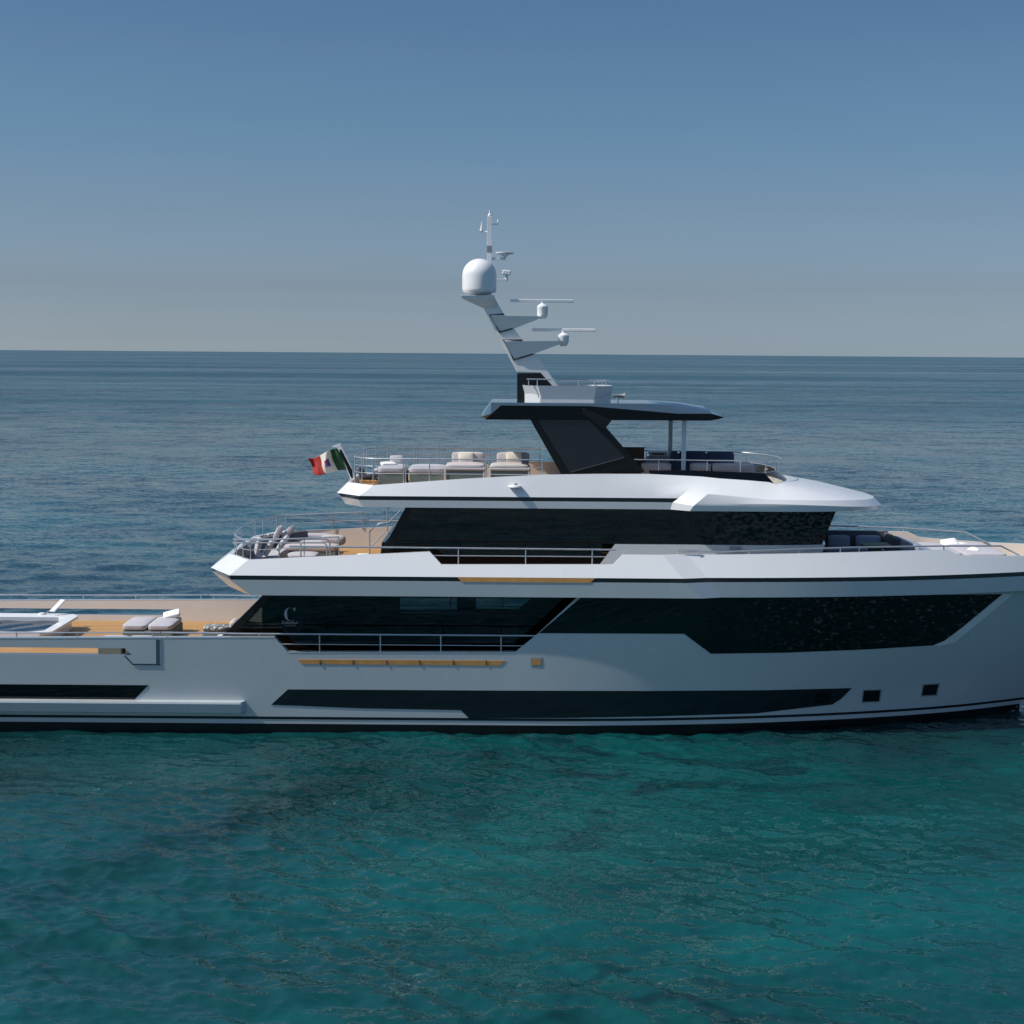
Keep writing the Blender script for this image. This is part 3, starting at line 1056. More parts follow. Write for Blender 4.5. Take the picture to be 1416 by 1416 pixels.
# black coaming and small windscreen forward on the fly deck
cm = MB()
lo, up = [], []
xe_ = X(1057, -2.5, 653)
for p in [q for q in rf4[7:] if q.x <= xq+.01]:
    lo.append(p+Vector((0, 0, -.03)))
    k = max(0, min(1, (p.x-6.0)/(xq-6.0)))
    up.append(Vector((p.x+(xe_-xq)*k, p.y*.965, 8.76-.10*k)))
cm.loft([lo, up, [Vector((p.x-.03, p.y+.08, p.z)) for p in up], [Vector((p.x-.03, p.y+.10, 7.97)) for p in up]])
cm.build('fly_coaming', M_BLACK, FLY, angle=25)
cs = MB()
cs.v, cs.f = [(x, -y, z) for x, y, z in cm.v], [tuple(reversed(f)) for f in cm.f]
cs.build('fly_coaming', M_BLACK, FLY, angle=25)
ws = MB()
wl = [q for q in rf4 if q.x >= xq-.01]
ws.loft([[p+Vector((-.02, 0, -.02)) for p in wl], [Vector((p.x-.42, p.y*.955, 8.68)) for p in wl]])
WS = ws.mirror().build('windscreen', M_CLEAR, FLY)
wr = [Vector((p.x-.42, p.y*.955, 8.68)) for p in wl]
MB().tube(wr+[Vector((p.x, -p.y, p.z)) for p in reversed(wr[:-1])], .018, 6).build('screen_rim', M_STEEL, WS)

# ------------------------------------------------------------------ hardtop on its black side panels
def ht_half(x):
    return 0
YHT = -2.75
htx = [(664, 576, 574.5), (679, 556, 581), (737, 553.5, 581.5), (800, 553, 581.5), (848, 554.5, 581), (900, 557, 581), (945, 560.5, 581), (984, 566.6, 580.8), (1002, 576.5, 579)]
top_r, mid_r, bot_r, cen_r, cenb = [], [], [], [], []
ZH0 = P(848, 581, YHT+.25).z
for px, ty, by in htx:
    e = 1.0
    if px == 664:
        e = .86
    if px >= 984:
        e = .93 if px == 984 else .80
    x = X(px, YHT*e, 568)
    mid_r.append(Vector((x, YHT*e, P(px, 572 if 670 < px < 1000 else 577, YHT*e).z)))
    bot_r.append(Vector((x+(.12 if px < 670 else (-.12 if px > 1000 else 0)), (YHT+.28)*e, ZH0+(0.0 if 670 < px < 1000 else .05))))
    zt = P(px, ty, YHT*e*.72).z
    top_r.append(Vector((x+(.05 if px < 670 else (-.05 if px > 1000 else 0)), YHT*e*.80, min(zt, ZH0+.56))))
    cen_r.append(Vector((x, 0, top_r[-1].z+.06)))
    cenb.append(Vector((x, 0, bot_r[-1].z)))
M_HT = mat('blue_black_gloss', (0.035, 0.06, 0.08), 0.10, coat=1.0, rvar=0.03)
M_POST = mat('pale_blue_paint', (0.52, 0.60, 0.66), 0.25, coat=0.5)
HT = MB().loft([cen_r, top_r, mid_r]).mirror()
HT = HT.build('hardtop', M_HT, YACHT, angle=20)
hb_ = MB().loft([mid_r, bot_r, cenb])
hb_.add([cen_r[0], top_r[0], mid_r[0], bot_r[0], cenb[0]], [(0, 1, 2, 3, 4)])
hb_.add([cen_r[-1], top_r[-1], mid_r[-1], bot_r[-1], cenb[-1]], [(0, 1, 2, 3, 4)])
hb_.mirror().build('hardtop_underside', M_CHAR, HT, angle=20)
# dark sunken panel on the hardtop's shoulder
sp = MB()
sp.prism([P(692, 560.5, YHT-.0)+Vector((0, -.02, 0)), P(815, 561.5, YHT)+Vector((0, -.02, 0)), P(984, 576, YHT)+Vector((0, -.02, 0)), P(989, 580.5, YHT)+Vector((0, -.02, 0)), P(846, 581, YHT)+Vector((0, -.02, 0)), P(670, 580.3, YHT)+Vector((0, -.02, 0))], (0, .05, 0))
sp.build('hardtop_edge_panel', M_BLACK, HT, angle=None, bevel=.01)
sq = MB()
sq.v, sq.f = [(x, -y, z) for x, y, z in sp.v], [tuple(reversed(f)) for f in sp.f]
sq.build('hardtop_edge_panel', M_BLACK, HT, angle=None, bevel=.01)
for s in (1, -1):
    m_ = MB()
    q = [P(733, 580, YHT+.1), P(815, 563, YHT+.1), P(832, 584, YHT+.1), P(892, 652.5, YHT-.02), P(776, 656, YHT-.02)]
    m_.prism([Vector((p.x, s*p.y, p.z)) for p in q], (0, s*.18, 0))
    sup = m_.build('side_support', M_BLACK, HT, angle=None, bevel=.015)
    g_ = MB()
    q = [P(743, 580, YHT+.08), P(804, 570, YHT+.08), P(864, 632, YHT+.0), P(788, 653.5, YHT-.03)]
    g_.prism([Vector((p.x, s*(p.y-.03), p.z)) for p in q], (0, s*.05, 0))
    g_.build('smoked_glass', M_SMOKE, sup, angle=None, bevel=.008)
    u_ = MB()
    q = [P(806, 564, YHT+.02), P(846, 581, YHT+.02), P(835, 595, YHT+.02), P(806, 572.5, YHT+.02)]
    u_.prism([Vector((p.x, s*(p.y-.05), p.z)) for p in q], (0, s*.2, 0))
    u_.build('gusset', M_CHAR, sup, angle=None, bevel=.02)
    ol = MB()
    q = [P(788.5, 653, YHT-.05), P(863, 632.5, YHT-.05)]
    ol.tube([Vector((p.x, s*(p.y-.035), p.z)) for p in q], .016, 6)
    ol.build('panel_seam', mat('seam_grey', (0.05, 0.055, 0.06), .3), sup)
for px, s in ((945.5, 1), (924.5, -1)):
    y = -2.35*s
    x = X(945.5, -2.35, 615)
    MB().bb(x-.075, x+.075, y-.045, y+.045, 7.98, ZH0+.02).build('support_post', M_POST, HT, angle=None, bevel=.01)

# crow's nest box on the hardtop
cb = MB()
yb = -1.35
b_top = [P(722.6, 534, -1.0), P(744, 534, yb), P(825, 532.5, yb), P(848, 531.5, -.95)]
b_bot = [P(730, 558.5, -.8), P(752, 559.5, yb+.12), P(819, 559.5, yb+.12), P(842, 557.5, -.75)]
zt, zb = P(740, 533.3, yb).z, ZH0+.42
b_top = [Vector((p.x, p.y, zt)) for p in b_top]
b_bot = [Vector((p.x, p.y, zb)) for p in b_bot]
b_in = [Vector((p.x+(.08 if i < 2 else -.08), p.y+.08, zt)) for i, p in enumerate(b_top)]
b_fl = [Vector((p.x, p.y, zb+.15)) for p in b_in]
def loopc(q):
    return [Vector((q[0].x, 0, q[0].z))]+q+[Vector((q[-1].x, 0, q[-1].z))]
cb.loft([loopc(b_bot), loopc(b_top), loopc(b_in), loopc(b_fl)])
cb.add(loopc(b_fl), [tuple(range(6))])
BOX = cb.mirror().build('observation_box', M_WHITE, HT, angle=15)
rl = MB()
for y in (yb, -yb):
    for px in (731, 743):
        a = P(px, 534, yb)
        rl.tube([(a.x, y*.97, zt-.02), (a.x, y*.97, zt+.22)], .02, 6)
    a, b = P(728, 525, yb), P(766, 526, yb)
    rl.tube([(a.x, y*.97, zt+.22), (b.x, y*.97, zt+.22)], .025, 6)
for px in (800, 822, 838):
    for y in (-1.1, 1.1):
        a = P(px, 534, -1.1)
        rl.tube([(a.x, y, zt-.02), (a.x, y, zt+.17)], .018, 6)
pa = [(P(775, 528, -1.1).x, -1.1, zt+.17), (P(840, 528, -1.1).x, -1.1, zt+.17), (P(845, 528, -.8).x, 0, zt+.17), (P(840, 528, -1.1).x, 1.1, zt+.17), (P(775, 528, -1.1).x, 1.1, zt+.17)]
rl.tube(pa, .018, 6)
rl.build('guard_rail', M_STEEL, BOX)
hn = P(855, 549, -1.5)
h_ = MB().tube([hn+Vector((-.02, 0, -.18)), hn+Vector((-.02, 0, 0))], .03, 8)
for dz, d in ((.0, .2), (.06, -.12)):
    h_.lathe([(.02, -.22), (.03, 0), (.05, .16), (.09, .22)], hn+Vector((0, .1*d, dz)), 12, Matrix.Rotation(R(90), 3, 'Y'))
h_.build('horn', M_GREYP, HT)

# ------------------------------------------------------------------ mast
YM = 0.0
def ex(pts, w, y0=None):
    return [Vector((p.x, -w/2, p.z)) for p in pts], (0, w, 0)
mast_pts = [P(714.7, 514.5, YM-.2), P(669, 426.5, YM-.2), P(640, 411, YM-.2), P(683, 410, YM-.2), P(697, 434.5, YM-.2), P(722.6, 471, YM-.2), P(746, 496, YM-.2), P(772, 534, YM-.2), P(772, 540, YM-.2), P(758, 531, YM-.2), P(748, 516, YM-.2)]
q, d = ex([mast_pts[0], mast_pts[1], mast_pts[3], mast_pts[4], mast_pts[5], mast_pts[6], mast_pts[7], mast_pts[8], mast_pts[9], mast_pts[10]], .5)
MAST = MB().prism(q, d).build('mast', M_WHITE, YACHT, angle=None, bevel=.025)
q, d = ex([P(715, 516, -.25), P(748, 516, -.25), P(768, 538, -.25), P(745, 560, -.25), P(715, 560, -.25)], .56)
MB().prism(q, d).build('mast_foot', M_CHAR, MAST, angle=None, bevel=.02)
# dome platform
pf = MB()
zc = P(660, 407.5, 0).z
xc = P(662.8, 400, 0).x
pf.loft([[Vector((P(637, 409, -.4).x, -.5, zc-.03)), Vector((P(684, 409, -.4).x, -.5, zc-.03)), Vector((P(684, 409, -.4).x, .5, zc-.03)), Vector((P(637, 409, -.4).x, .5, zc-.03))],
         [Vector((P(638, 409, -.4).x, -.48, zc-.13)), Vector((P(684, 409, -.4).x, -.48, zc-.13)), Vector((P(684, 409, -.4).x, .48, zc-.13)), Vector((P(638, 409, -.4).x, .48, zc-.13))],
         [Vector((P(668, 425, -.3).x, -.26, zc-.47)), Vector((P(686, 420, -.3).x, -.26, zc-.47)), Vector((P(686, 420, -.3).x, .26, zc-.47)), Vector((P(668, 425, -.3).x, .26, zc-.47))]], closed=True, caps=True)
pf.build('dome_platform', M_WHITE, MAST, angle=15, bevel=.015)
rd = .605
prof_d = [(.33, .0), (.36, .05), (rd*.93, .08), (rd*.985, .12), (rd, .2), (rd, .66)]
for k in range(1, 13):
    a = math.pi/2*k/12
    prof_d.append((rd*math.cos(a), .66+.60*math.sin(a)))
DOME = MB().lathe(prof_d, (xc, 0, zc-.0), 48).build('satellite_dome', M_PLAST, MAST, angle=40)
MB().lathe([(.30, -.05), (.33, -.04), (.33, .06), (.30, .07)], (xc, 0, zc), 32).build('dome_collar', M_DARK, DOME)
# radar arms with dark shadow gaps
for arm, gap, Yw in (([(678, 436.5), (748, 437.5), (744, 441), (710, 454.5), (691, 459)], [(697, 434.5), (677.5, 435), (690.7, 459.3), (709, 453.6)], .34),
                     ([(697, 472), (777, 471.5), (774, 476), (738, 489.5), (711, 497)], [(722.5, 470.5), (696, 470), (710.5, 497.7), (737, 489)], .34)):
    half = (.44, .44, .41, .30, .265)                      # wedge section, narrower below
    q = [P(a, b, -.3) for a, b in arm]
    ra = MB().add([Vector((p.x, -w_, p.z)) for p, w_ in zip(q, half)]+[Vector((p.x, w_, p.z)) for p, w_ in zip(q, half)],
                  [(0, 1, 2), (0, 2, 3), (0, 3, 4), (5, 7, 6), (5, 8, 7), (5, 9, 8)]+[(i, (i+1) % 5, (i+1) % 5+5, i+5) for i in range(5)])
    ra.build('radar_arm', M_WHITE, MAST, angle=12)
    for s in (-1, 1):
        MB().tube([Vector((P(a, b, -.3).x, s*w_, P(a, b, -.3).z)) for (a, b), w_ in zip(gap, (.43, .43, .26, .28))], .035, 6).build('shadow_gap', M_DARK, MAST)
for (cx, ty, by, bx0, bx1, barY, w, yaw) in ((750, 419.5, 440, 706, 793, 416, 15, 4), (779, 460, 478, 736, 823.5, 456.3, 15, -3)):
    c = P(cx, by, 0)
    hgt = P(cx, ty, 0).z-c.z
    r = .19
    PD = MB().lathe([(r*.55, -.02), (r*.85, .06), (r, .14), (r, hgt*.62), (r*1.05, hgt*.66), (r*1.02, hgt*.80), (r*.7, hgt*.92), (r*.35, hgt), (r*.3, hgt+.06)], c, 24).build('radar_pedestal', M_PLAST, MAST, angle=35)
    L_ = (bx1-bx0)/38.9
    bar = MB().box((0, 0, 0), (L_, .10, .105), Matrix.Rotation(R(yaw), 3, 'Z'))
    for v in range(len(bar.v)):
        bar.v[v] = tuple(Vector(bar.v[v])+Vector((P((bx0+bx1)/2, barY, 0).x, 0, P(cx, barY, 0).z)))
    bar.build('radar_scanner', M_PLAST, MAST, angle=None, bevel=.02)
# pole with instruments
px_ = P(677, 340, .75).x
ypole = .72
zz = lambda py: P(677, py, ypole).z
pl_ = MB()
w = .085
pl_.bb(px_-w, px_+w, ypole-w, ypole+w, zz(408), zz(299))
pl_.lathe([(.07, 0), (.07, .05), (.03, .1), (.025, .2)], (px_, ypole, zz(299)), 12)
pl_.bb(px_-.1, px_+.1, .1, ypole+.1, zz(412)-.05, zz(409))
POLE = pl_.build('antenna_pole', M_PLAST, MAST, angle=30, bevel=.015)
MB().bb(px_-w-.006, px_+w+.006, ypole-w-.006, ypole+w+.006, zz(349), zz(340)).build('antenna_band', M_GREYP, POLE, angle=None)
v_ = MB()
a = P(666, 320.5, ypole)
v_.tube([(px_, ypole, a.z), (a.x-.03, ypole, a.z)], .028, 8)
v_.lathe([(.055, 0), (.05, .06), (.025, .22), (.008, .33)], (a.x, ypole, a.z+.03), 12)
v_.tube([(a.x-.1, ypole, a.z+.07), (a.x+.1, ypole, a.z+.07)], .012, 6)
v_.build('wind_vane', M_PLAST, POLE)
v_ = MB()
a = P(689, 310, ypole)
v_.tube([(px_, ypole, a.z), (a.x, ypole, a.z), (a.x, ypole, a.z+.10)], .02, 8)
v_.lathe([(.03, 0), (.035, .06), (.02, .1)], (a.x, ypole, a.z+.06), 10)
v_.build('small_antenna', M_PLAST, POLE)
a = P(698, 350, ypole)
G_ = MB().lathe([(.06, -.16), (.07, -.10), (.16, -.06), (.33, -.015), (.335, .02), (.30, .03), (.0, .035)], (a.x, ypole, a.z), 28).build('gps_disc', M_PLAST, POLE)
MB().bb(px_, a.x+.03, ypole-.05, ypole+.05, a.z-.24, a.z-.15).build('bracket', M_PLAST, POLE, angle=None, bevel=.01)
a = P(700.5, 377, ypole)
MB().box((a.x, ypole, a.z), (.30, .22, .17), Matrix.Rotation(R(6), 3, 'Y')).build('camera_head', M_PLAST, POLE, angle=None, bevel=.04)
v_ = MB().tube([(a.x, ypole, a.z-.08), (a.x, ypole, a.z-.28)], .06, 10)
v_.bb(px_+.05, a.x+.04, ypole-.05, ypole+.05, a.z-.30, a.z-.22)
v_.build('bracket', M_PLAST, POLE, bevel=.008)

# ------------------------------------------------------------------ railings (each a part, posts are its sub-parts)
def railing(paths, posts, name='railing', r=.024, pr=.022, m=M_STEEL):
    b = MB()
    for p in paths:
        p, rr = p if isinstance(p, tuple) else (p, r)
        b.tube(p, rr, 8)
    o = b.build(name, m, YACHT)
    for a, c in posts:
        MB().tube([a, c], pr, 8).build('post', m, o)
    return o
# main deck side
YR = -4.2
zr = P(500, 877.5, YR).z
zmid = P(500, 891.5, YR).z
xr0, xr1 = X(331, YR, 877), X(744, YR, 878)
for s in (1, -1):
    pts_ = []
    for px in (358, 442, 526, 609.6, 693):
        x = X(px, YR, 890)
        pts_.append(((x, s*YR, lerp_tab(TOPZ, x)-.02), (x, s*YR, zr)))
    railing([[(xr0-2.6, s*YR, zr+.02), (xr0, s*YR, zr), (xr1, s*YR, zr)], ([(X(386, YR, 889), s*YR, zmid), (X(724, YR, 892), s*YR, zmid)], .016)], pts_, r=.03)
    pts_ = []
    for px in (23, 107, 211, 231):
        x = X(px, YR, 878)
        pts_.append(((x, s*YR, lerp_tab(TOPZ, x)-.02), (x, s*YR, zr)))
    railing([[(-25, s*YR, zr-.04), (X(0, YR, 875), s*YR, zr-.03), (xr0-2.65, s*YR, zr+.02)]], pts_, r=.022)
# upper deck side
YR2 = -(hbG(0)+AFTOFF-.40)
zr = P(680, 759, YR2).z
for s in (1, -1):
    pts_ = []
    for px in (634, 727, 819):
        x = X(px, YR2, 770)
        pts_.append(((x, s*YR2, ztop(x)-.02), (x, s*YR2, zr)))
    x5 = X(539, YR2, 757)
    railing([[(X(400, YR2), s*YR2, zr+.04), (X(455, YR2), s*YR2, zr+.03), (X(852, YR2), s*YR2, zr)], ([(X(598, YR2), s*YR2, P(640, 768.5, YR2).z), (X(843, YR2), s*YR2, P(640, 768.5, YR2).z)], .016)], pts_, r=.03)
    # gate hoop and companionway handrail
    a = P(511, 758, -3.9)
    b = [P(511, 770, -3.85), P(511, 735, -3.85), P(524, 724, -3.85), P(538, 722, -3.85)]
    b2 = [P(511, 758, -3.85), P(532, 736, -3.85)]
    railing([[Vector((p.x, s*p.y, p.z)) for p in b], ([Vector((p.x, s*p.y, p.z)) for p in b2], .02)], [])
# stern rail of the upper deck: follows the bulwark round to the far side
def stern_curve(zofs, inset=.12):
    r_ = ring_tp[:3]
    x0, x1 = r_[1].x, r_[2].x
    out = []
    path = [Vector((X(468, yt), yt+inset, 0)), Vector((X(420, yt), yt+inset, 0)), Vector((x1+.05, yt+inset+.02, 0)), Vector((x1-.25, yt+.45, 0)), Vector((x0+.28, -2.9, 0)), Vector((x0+.10, -2.2, 0)), Vector((x0-.02, 0, 0))]
    full = path+[Vector((p.x, -p.y, 0)) for p in reversed(path[:-1])]
    for p in full:
        zb = ztop(p.x)
        out.append(Vector((p.x, p.y, zb+zofs)))
    return out
c1 = stern_curve(.62)
c2 = stern_curve(.30)
ps = [(Vector((p.x, p.y, ztop(p.x)-.03)), p) for p in c1[0:6]+c1[7:13]]
railing([c1, (c2, .014)], ps, 'stern_railing', r=.024, pr=.018)
hoop = MB()
for (x0p, x1p, yo, yp) in ((322, 456, 745.5, 768), (322, 452, 750.5, 768)):
    Yh = -3.6 if yo < 748 else -3.75
    hoop.tube([P(x0p, yo, Yh), P(x1p-4, yo, Yh), P(x1p, yo+4, Yh), P(x1p, yp, Yh)], .026, 8)
hoop.tube([P(416, 752, -3.75), P(416, 770, -3.75)], .026, 8)
hoop.tube([P(386, 752, -3.75), P(386, 770, -3.75)], .026, 8)
hoop.build('stair_handrail', M_STEEL, YACHT)
# foredeck rail, both sides
for s in (1, -1):
    pa = []
    for px, py in ((935, 763), (1000, 763), (1100, 759.5), (1180, 757), (1300, 755), (1384, 755), (1412, 769.5)):
        x = X(px, -4.0, py)
        for _ in range(3):
            x = X(px, -(hbG(x)-.42), py)
        y = hbG(x)-.42
        pa.append(Vector((x, -s*y, P(px, py, -y).z)))
    po = []
    for px in (1036, 1104, 1162, 1188, 1305):
        x = X(px, -3.7, 765)
        for _ in range(3):
            x = X(px, -(hbG(x)-.42), 765)
        y = hbG(x)-.42
        zt_ = pa[0].z
        for a, b in zip(pa, pa[1:]):
            if a.x <= x <= b.x:
                zt_ = a.z+(b.z-a.z)*(x-a.x)/(b.x-a.x)
        po.append(((x, -s*y, ztop(x)-.03), (x, -s*y, zt_)))
    railing([pa], po, 'foredeck_railing', r=.028)
    ck = MB()
    a, b = P(940, 760, -4.1), P(967, 761.5, -4.1)
    ck.tube([(a.x, s*a.y, a.z-.18), (a.x, s*a.y, a.z), (b.x, s*b.y, b.z), (b.x, s*b.y, b.z-.14)], .02, 6)
    ck.build('fender_bar', M_STEEL, YACHT)
# fly deck rails
YR3 = -3.16
zr3 = P(620, 635, YR3).z
def flyrail(zo, yo=0.0):
    xs_ = X(489, -2.2, 635)
    h = [Vector((X(753, YR3, 635), YR3, zr3+zo)), Vector((X(520, YR3, 635), YR3, zr3+zo)), Vector((xs_+.35, -2.85, zr3+zo)), Vector((xs_+.05, -2.3, zr3+zo)), Vector((xs_, -1.6, zr3+zo)), Vector((xs_-.02, 0, zr3+zo))]
    return h+[Vector((p.x, -p.y, p.z)) for p in reversed(h[:-1])]
pp = []
for px in (516, 558, 561, 594, 672, 750):
    x = X(px, YR3, 650)
    for s in (1, -1):
        pp.append(((x, s*YR3, zt_f(x)-.05), (x, s*YR3, zr3+(.0 if px != 594 else .14))))
h = flyrail(0)
for p in h[2:5]+h[6:9]:
    pp.append(((p.x, p.y, 8.1), (p.x, p.y, p.z)))
railing([h, (flyrail(-.26), .013), (flyrail(-.5), .013)], pp, 'fly_railing', r=.022, pr=.02)
hf = [Vector((X(872, -2.65, 635), -2.65, P(872, 635.5, -2.65).z)), Vector((X(1000, -2.6, 636), -2.6, P(1000, 637, -2.6).z)), Vector((X(1040, -2.5, 640), -2.5, P(1000, 637, -2.6).z))]
zt_ = hf[-1].z
for k in range(1, 9):
    a = math.pi/2*k/8
    hf.append(Vector((hf[2].x+1.35*math.sin(a), -2.5*math.cos(a), zt_-.05*math.sin(a))))
full = hf+[Vector((p.x, -p.y, p.z)) for p in reversed(hf[:-1])]
pp = []
for px in (911, 978, 1024):
    x = X(px, -2.6, 645)
    for s in (1, -1):
        pp.append(((x, s*-2.6, 8.5), (x, s*-2.6, zt_)))
for i in (4, 7, 10, 13, 16, 19):
    pp.append(((full[i].x-.03, full[i].y, 8.45), tuple(full[i])))
railing([full], pp, 'fly_railing', r=.022, pr=.02)

# ------------------------------------------------------------------ pool on the aft deck
zp = 2.82
xr = P(112, 861, 2.3).x
pool = MB()
o_ = [(-24.5, -1.75), (xr-.35, -1.75), (xr, -1.4), (xr, 1.95), (xr-.35, 2.45), (-24.5, 2.45)]
i_ = [(-24.2, -1.55), (xr-.75, -1.55), (xr-.35, -1.25), (xr-.35, 1.35), (xr-.65, 1.65), (-24.2, 1.65)]
pool.loft([[Vector((x+(-.25 if k in (1, 2, 3, 4) else 0), y, 2.31)) for k, (x, y) in enumerate(o_)], [Vector((x+(-.25 if k in (1, 2, 3, 4) else 0), y, zp-.16)) for k, (x, y) in enumerate(o_)], [Vector((x, y, zp-.10)) for x, y in o_], [Vector((x, y, zp)) for x, y in o_],
           [Vector((x, y, zp)) for x, y in i_], [Vector((x, y, 2.0)) for x, y in i_]], closed=True)
PO = pool.build('pool_coaming', M_PLAST, YACHT, angle=25, bevel=.012)
wt = MB()
nx_, ny_ = 120, 40
vs = []
for j in range(ny_+1):
    for i in range(nx_+1):
        x = -24.2+(xr-.34+24.2)*i/nx_
        y = -1.55+3.2*j/ny_
        vs.append((x, y, zp-.15+.008*math.sin(3.1*x+2.2*y)+.010*math.sin(5*x-4.1*y+1)))
wt.add(vs, [(j*(nx_+1)+i, j*(nx_+1)+i+1, (j+1)*(nx_+1)+i+1, (j+1)*(nx_+1)+i) for j in range(ny_) for i in range(nx_)])
wt.build('pool_water', mat('pool_water_surface', (0.008, 0.02, 0.03), 0.03, spec=0.6), PO)

# flagstaff
FS = MB()
ys_ = -.5
q = [P(459, 617.5, ys_), P(470.5, 613.5, ys_), P(486, 645, ys_), P(492, 666, ys_), P(486, 667, ys_), P(472, 628, ys_), P(466, 620, ys_)]
FS.prism(q, (0, .14, 0))
FLAGSTAFF = FS.build('flagstaff', M_WHITE, YACHT, angle=None, bevel=.012)
MB().prism([P(469, 622, ys_-.004), P(472, 621.5, ys_-.004), P(487, 650, ys_-.004), P(488.5, 664, ys_-.004), P(485, 660, ys_-.004)], (0, .03, 0)).build('staff_inset', M_CHAR, FLAGSTAFF, angle=None)

# ------------------------------------------------------------------ loose furniture: every piece is a thing of its own
def soft(c, s, rot=(0, 0, 0), r=None, puff=0.0, seg=4):
    """a cushion: box with rounded edges and swollen faces, as vertices and faces"""
    bm = bmesh.new()
    bmesh.ops.create_cube(bm, size=1)
    bmesh.ops.subdivide_edges(bm, edges=bm.edges, cuts=5, use_grid_fill=True)
    sx, sy, sz = s
    rr = r if r else min(s)*.32
    for v in bm.verts:
        u = Vector(v.co)*2
        p = Vector((u.x*sx/2, u.y*sy/2, u.z*sz/2))
        q = Vector((max(-sx/2+rr, min(sx/2-rr, p.x)), max(-sy/2+rr, min(sy/2-rr, p.y)), max(-sz/2+rr, min(sz/2-rr, p.z))))
        d = p-q
        if d.length > 1e-9:
            # points on edges and corners are pulled on to the rounded shape
            k = sum(1 for a in d if abs(a) > 1e-9)
            if k > 1:
                d = d.normalized()*rr
            p = q+d
        fx, fy, fz = 1-u.x*u.x, 1-u.y*u.y, 1-u.z*u.z
        mn = min(range(3), key=lambda i: s[i])
        if puff:
            f = [fy*fz, fx*fz, fx*fy][mn]
            p[mn] += math.copysign(puff*max(0, f), u[mn]) if abs(u[mn]) > .01 else 0
        v.co = p
    M = Euler([R(a) for a in rot]).to_matrix()
    bm.verts.ensure_lookup_table()
    vs = [M @ v.co + Vector(c) for v in bm.verts]
    fs = [tuple(v.index for v in f.verts) for f in bm.faces]
    bm.free()
    return vs, fs
def cushion(name, m, root, c, s, rot=(0, 0, 0), r=None, puff=0.03):
    b = MB().add(*soft(c, s, rot, r, puff))
    o = b.build(name, m, None, angle=60)
    s_ = o.modifiers.new('subsurf', 'SUBSURF')
    s_.levels = s_.render_levels = 1
    return hang(o, root) if root else o
def block(name, m, root, x0, x1, y0, y1, z0, z1, bv=.02):
    return hang(MB().bb(x0, x1, y0, y1, z0, z1).build(name, m, None, angle=None, bevel=bv), root)
def pillow(label, m, c, s, rot, group=None):
    o = cushion('pillow', m, None, (0, 0, 0), s, (0, 0, 0), r=min(s)*.22, puff=.035)
    o.location = c
    o.rotation_euler = [R(a) for a in rot]
    return tag(o, label, 'pillow', group)

ZM = 2.304
# --- main deck aft
a = PZ(170, 872, ZM+.12)
yb0, yb1 = 0.05, 2.05
xl, xh = P(167, 872, yb0).x, P(238, 872, yb0).x
xl1 = P(187, 852, yb1).x
t_ = empty('sunbed', ((xl+xh)/2, 1, ZM))
tag(t_, 'wide double sunbed with two lavender grey mattresses on teak aft deck near the pool', 'sunbed')
block('base', M_FABG, t_, xl+.05, xh-.02, yb0+.02, yb1, ZM, ZM+.30, .03)
wm = (xh-xl)/2
for k in range(2):
    cushion('mattress', M_FAB, t_, (xl+wm*(k+.5), (yb0+yb1)/2, ZM+.41), (wm-.03, yb1-yb0, .22), r=.07, puff=.03)
pillow('white pillow lying tilted on the double sunbed of the aft deck', M_PILW, (xl+wm*1.62, yb1-.38, ZM+.64), (.62, .46, .15), (18, -14, 8))
# pouf
pc = P(299, 872, .75)
t_ = empty('pouf', (pc.x, .9, ZM))
tag(t_, 'low sage pouf with speckled white and grey woven top beside the saloon', 'pouf')
block('base', M_FABG, t_, pc.x-.46, pc.x+.46, .45, 1.35, ZM, ZM+.22, .04)
M_SPECK = mat('speckled_weave', (0.55, 0.55, 0.53), .9)
tt = M_SPECK.node_tree
vo = tt.nodes.new('ShaderNodeTexVoronoi')
vo.inputs['Scale'].default_value = 9
rp = tt.nodes.new('ShaderNodeValToRGB')
rp.color_ramp.elements[0].position = .28
rp.color_ramp.elements[0].color = (.66, .65, .62, 1)
rp.color_ramp.elements[1].position = .42
rp.color_ramp.elements[1].color = (.13, .14, .15, 1)
tt.links.new(tt.nodes['Texture Coordinate'].outputs['Object'], vo.inputs['Vector'])
tt.links.new(vo.outputs[0], rp.inputs[0])
tt.links.new(rp.outputs[0], tt.nodes['Principled BSDF'].inputs['Base Color'])
cushion('woven_top', M_SPECK, t_, (pc.x, .9, ZM+.30), (.92, .9, .16), r=.06)
# rounded armchair by the door
pc = P(333, 866, 1.0)
t_ = empty('armchair', (pc.x, 1.3, ZM))
tag(t_, 'pale grey rounded armchair half hidden by the raked saloon frame', 'armchair')
block('base', M_FABG, t_, pc.x-.4, pc.x+.6, .7, 1.7, ZM, ZM+.18, .05)
cushion('seat', M_FABW, t_, (pc.x+.1, 1.2, ZM+.3), (.95, .95, .24), r=.1)
cushion('backrest', M_FABW, t_, (pc.x-.26, 1.2, ZM+.38), (.26, 1.0, .36), r=.12)
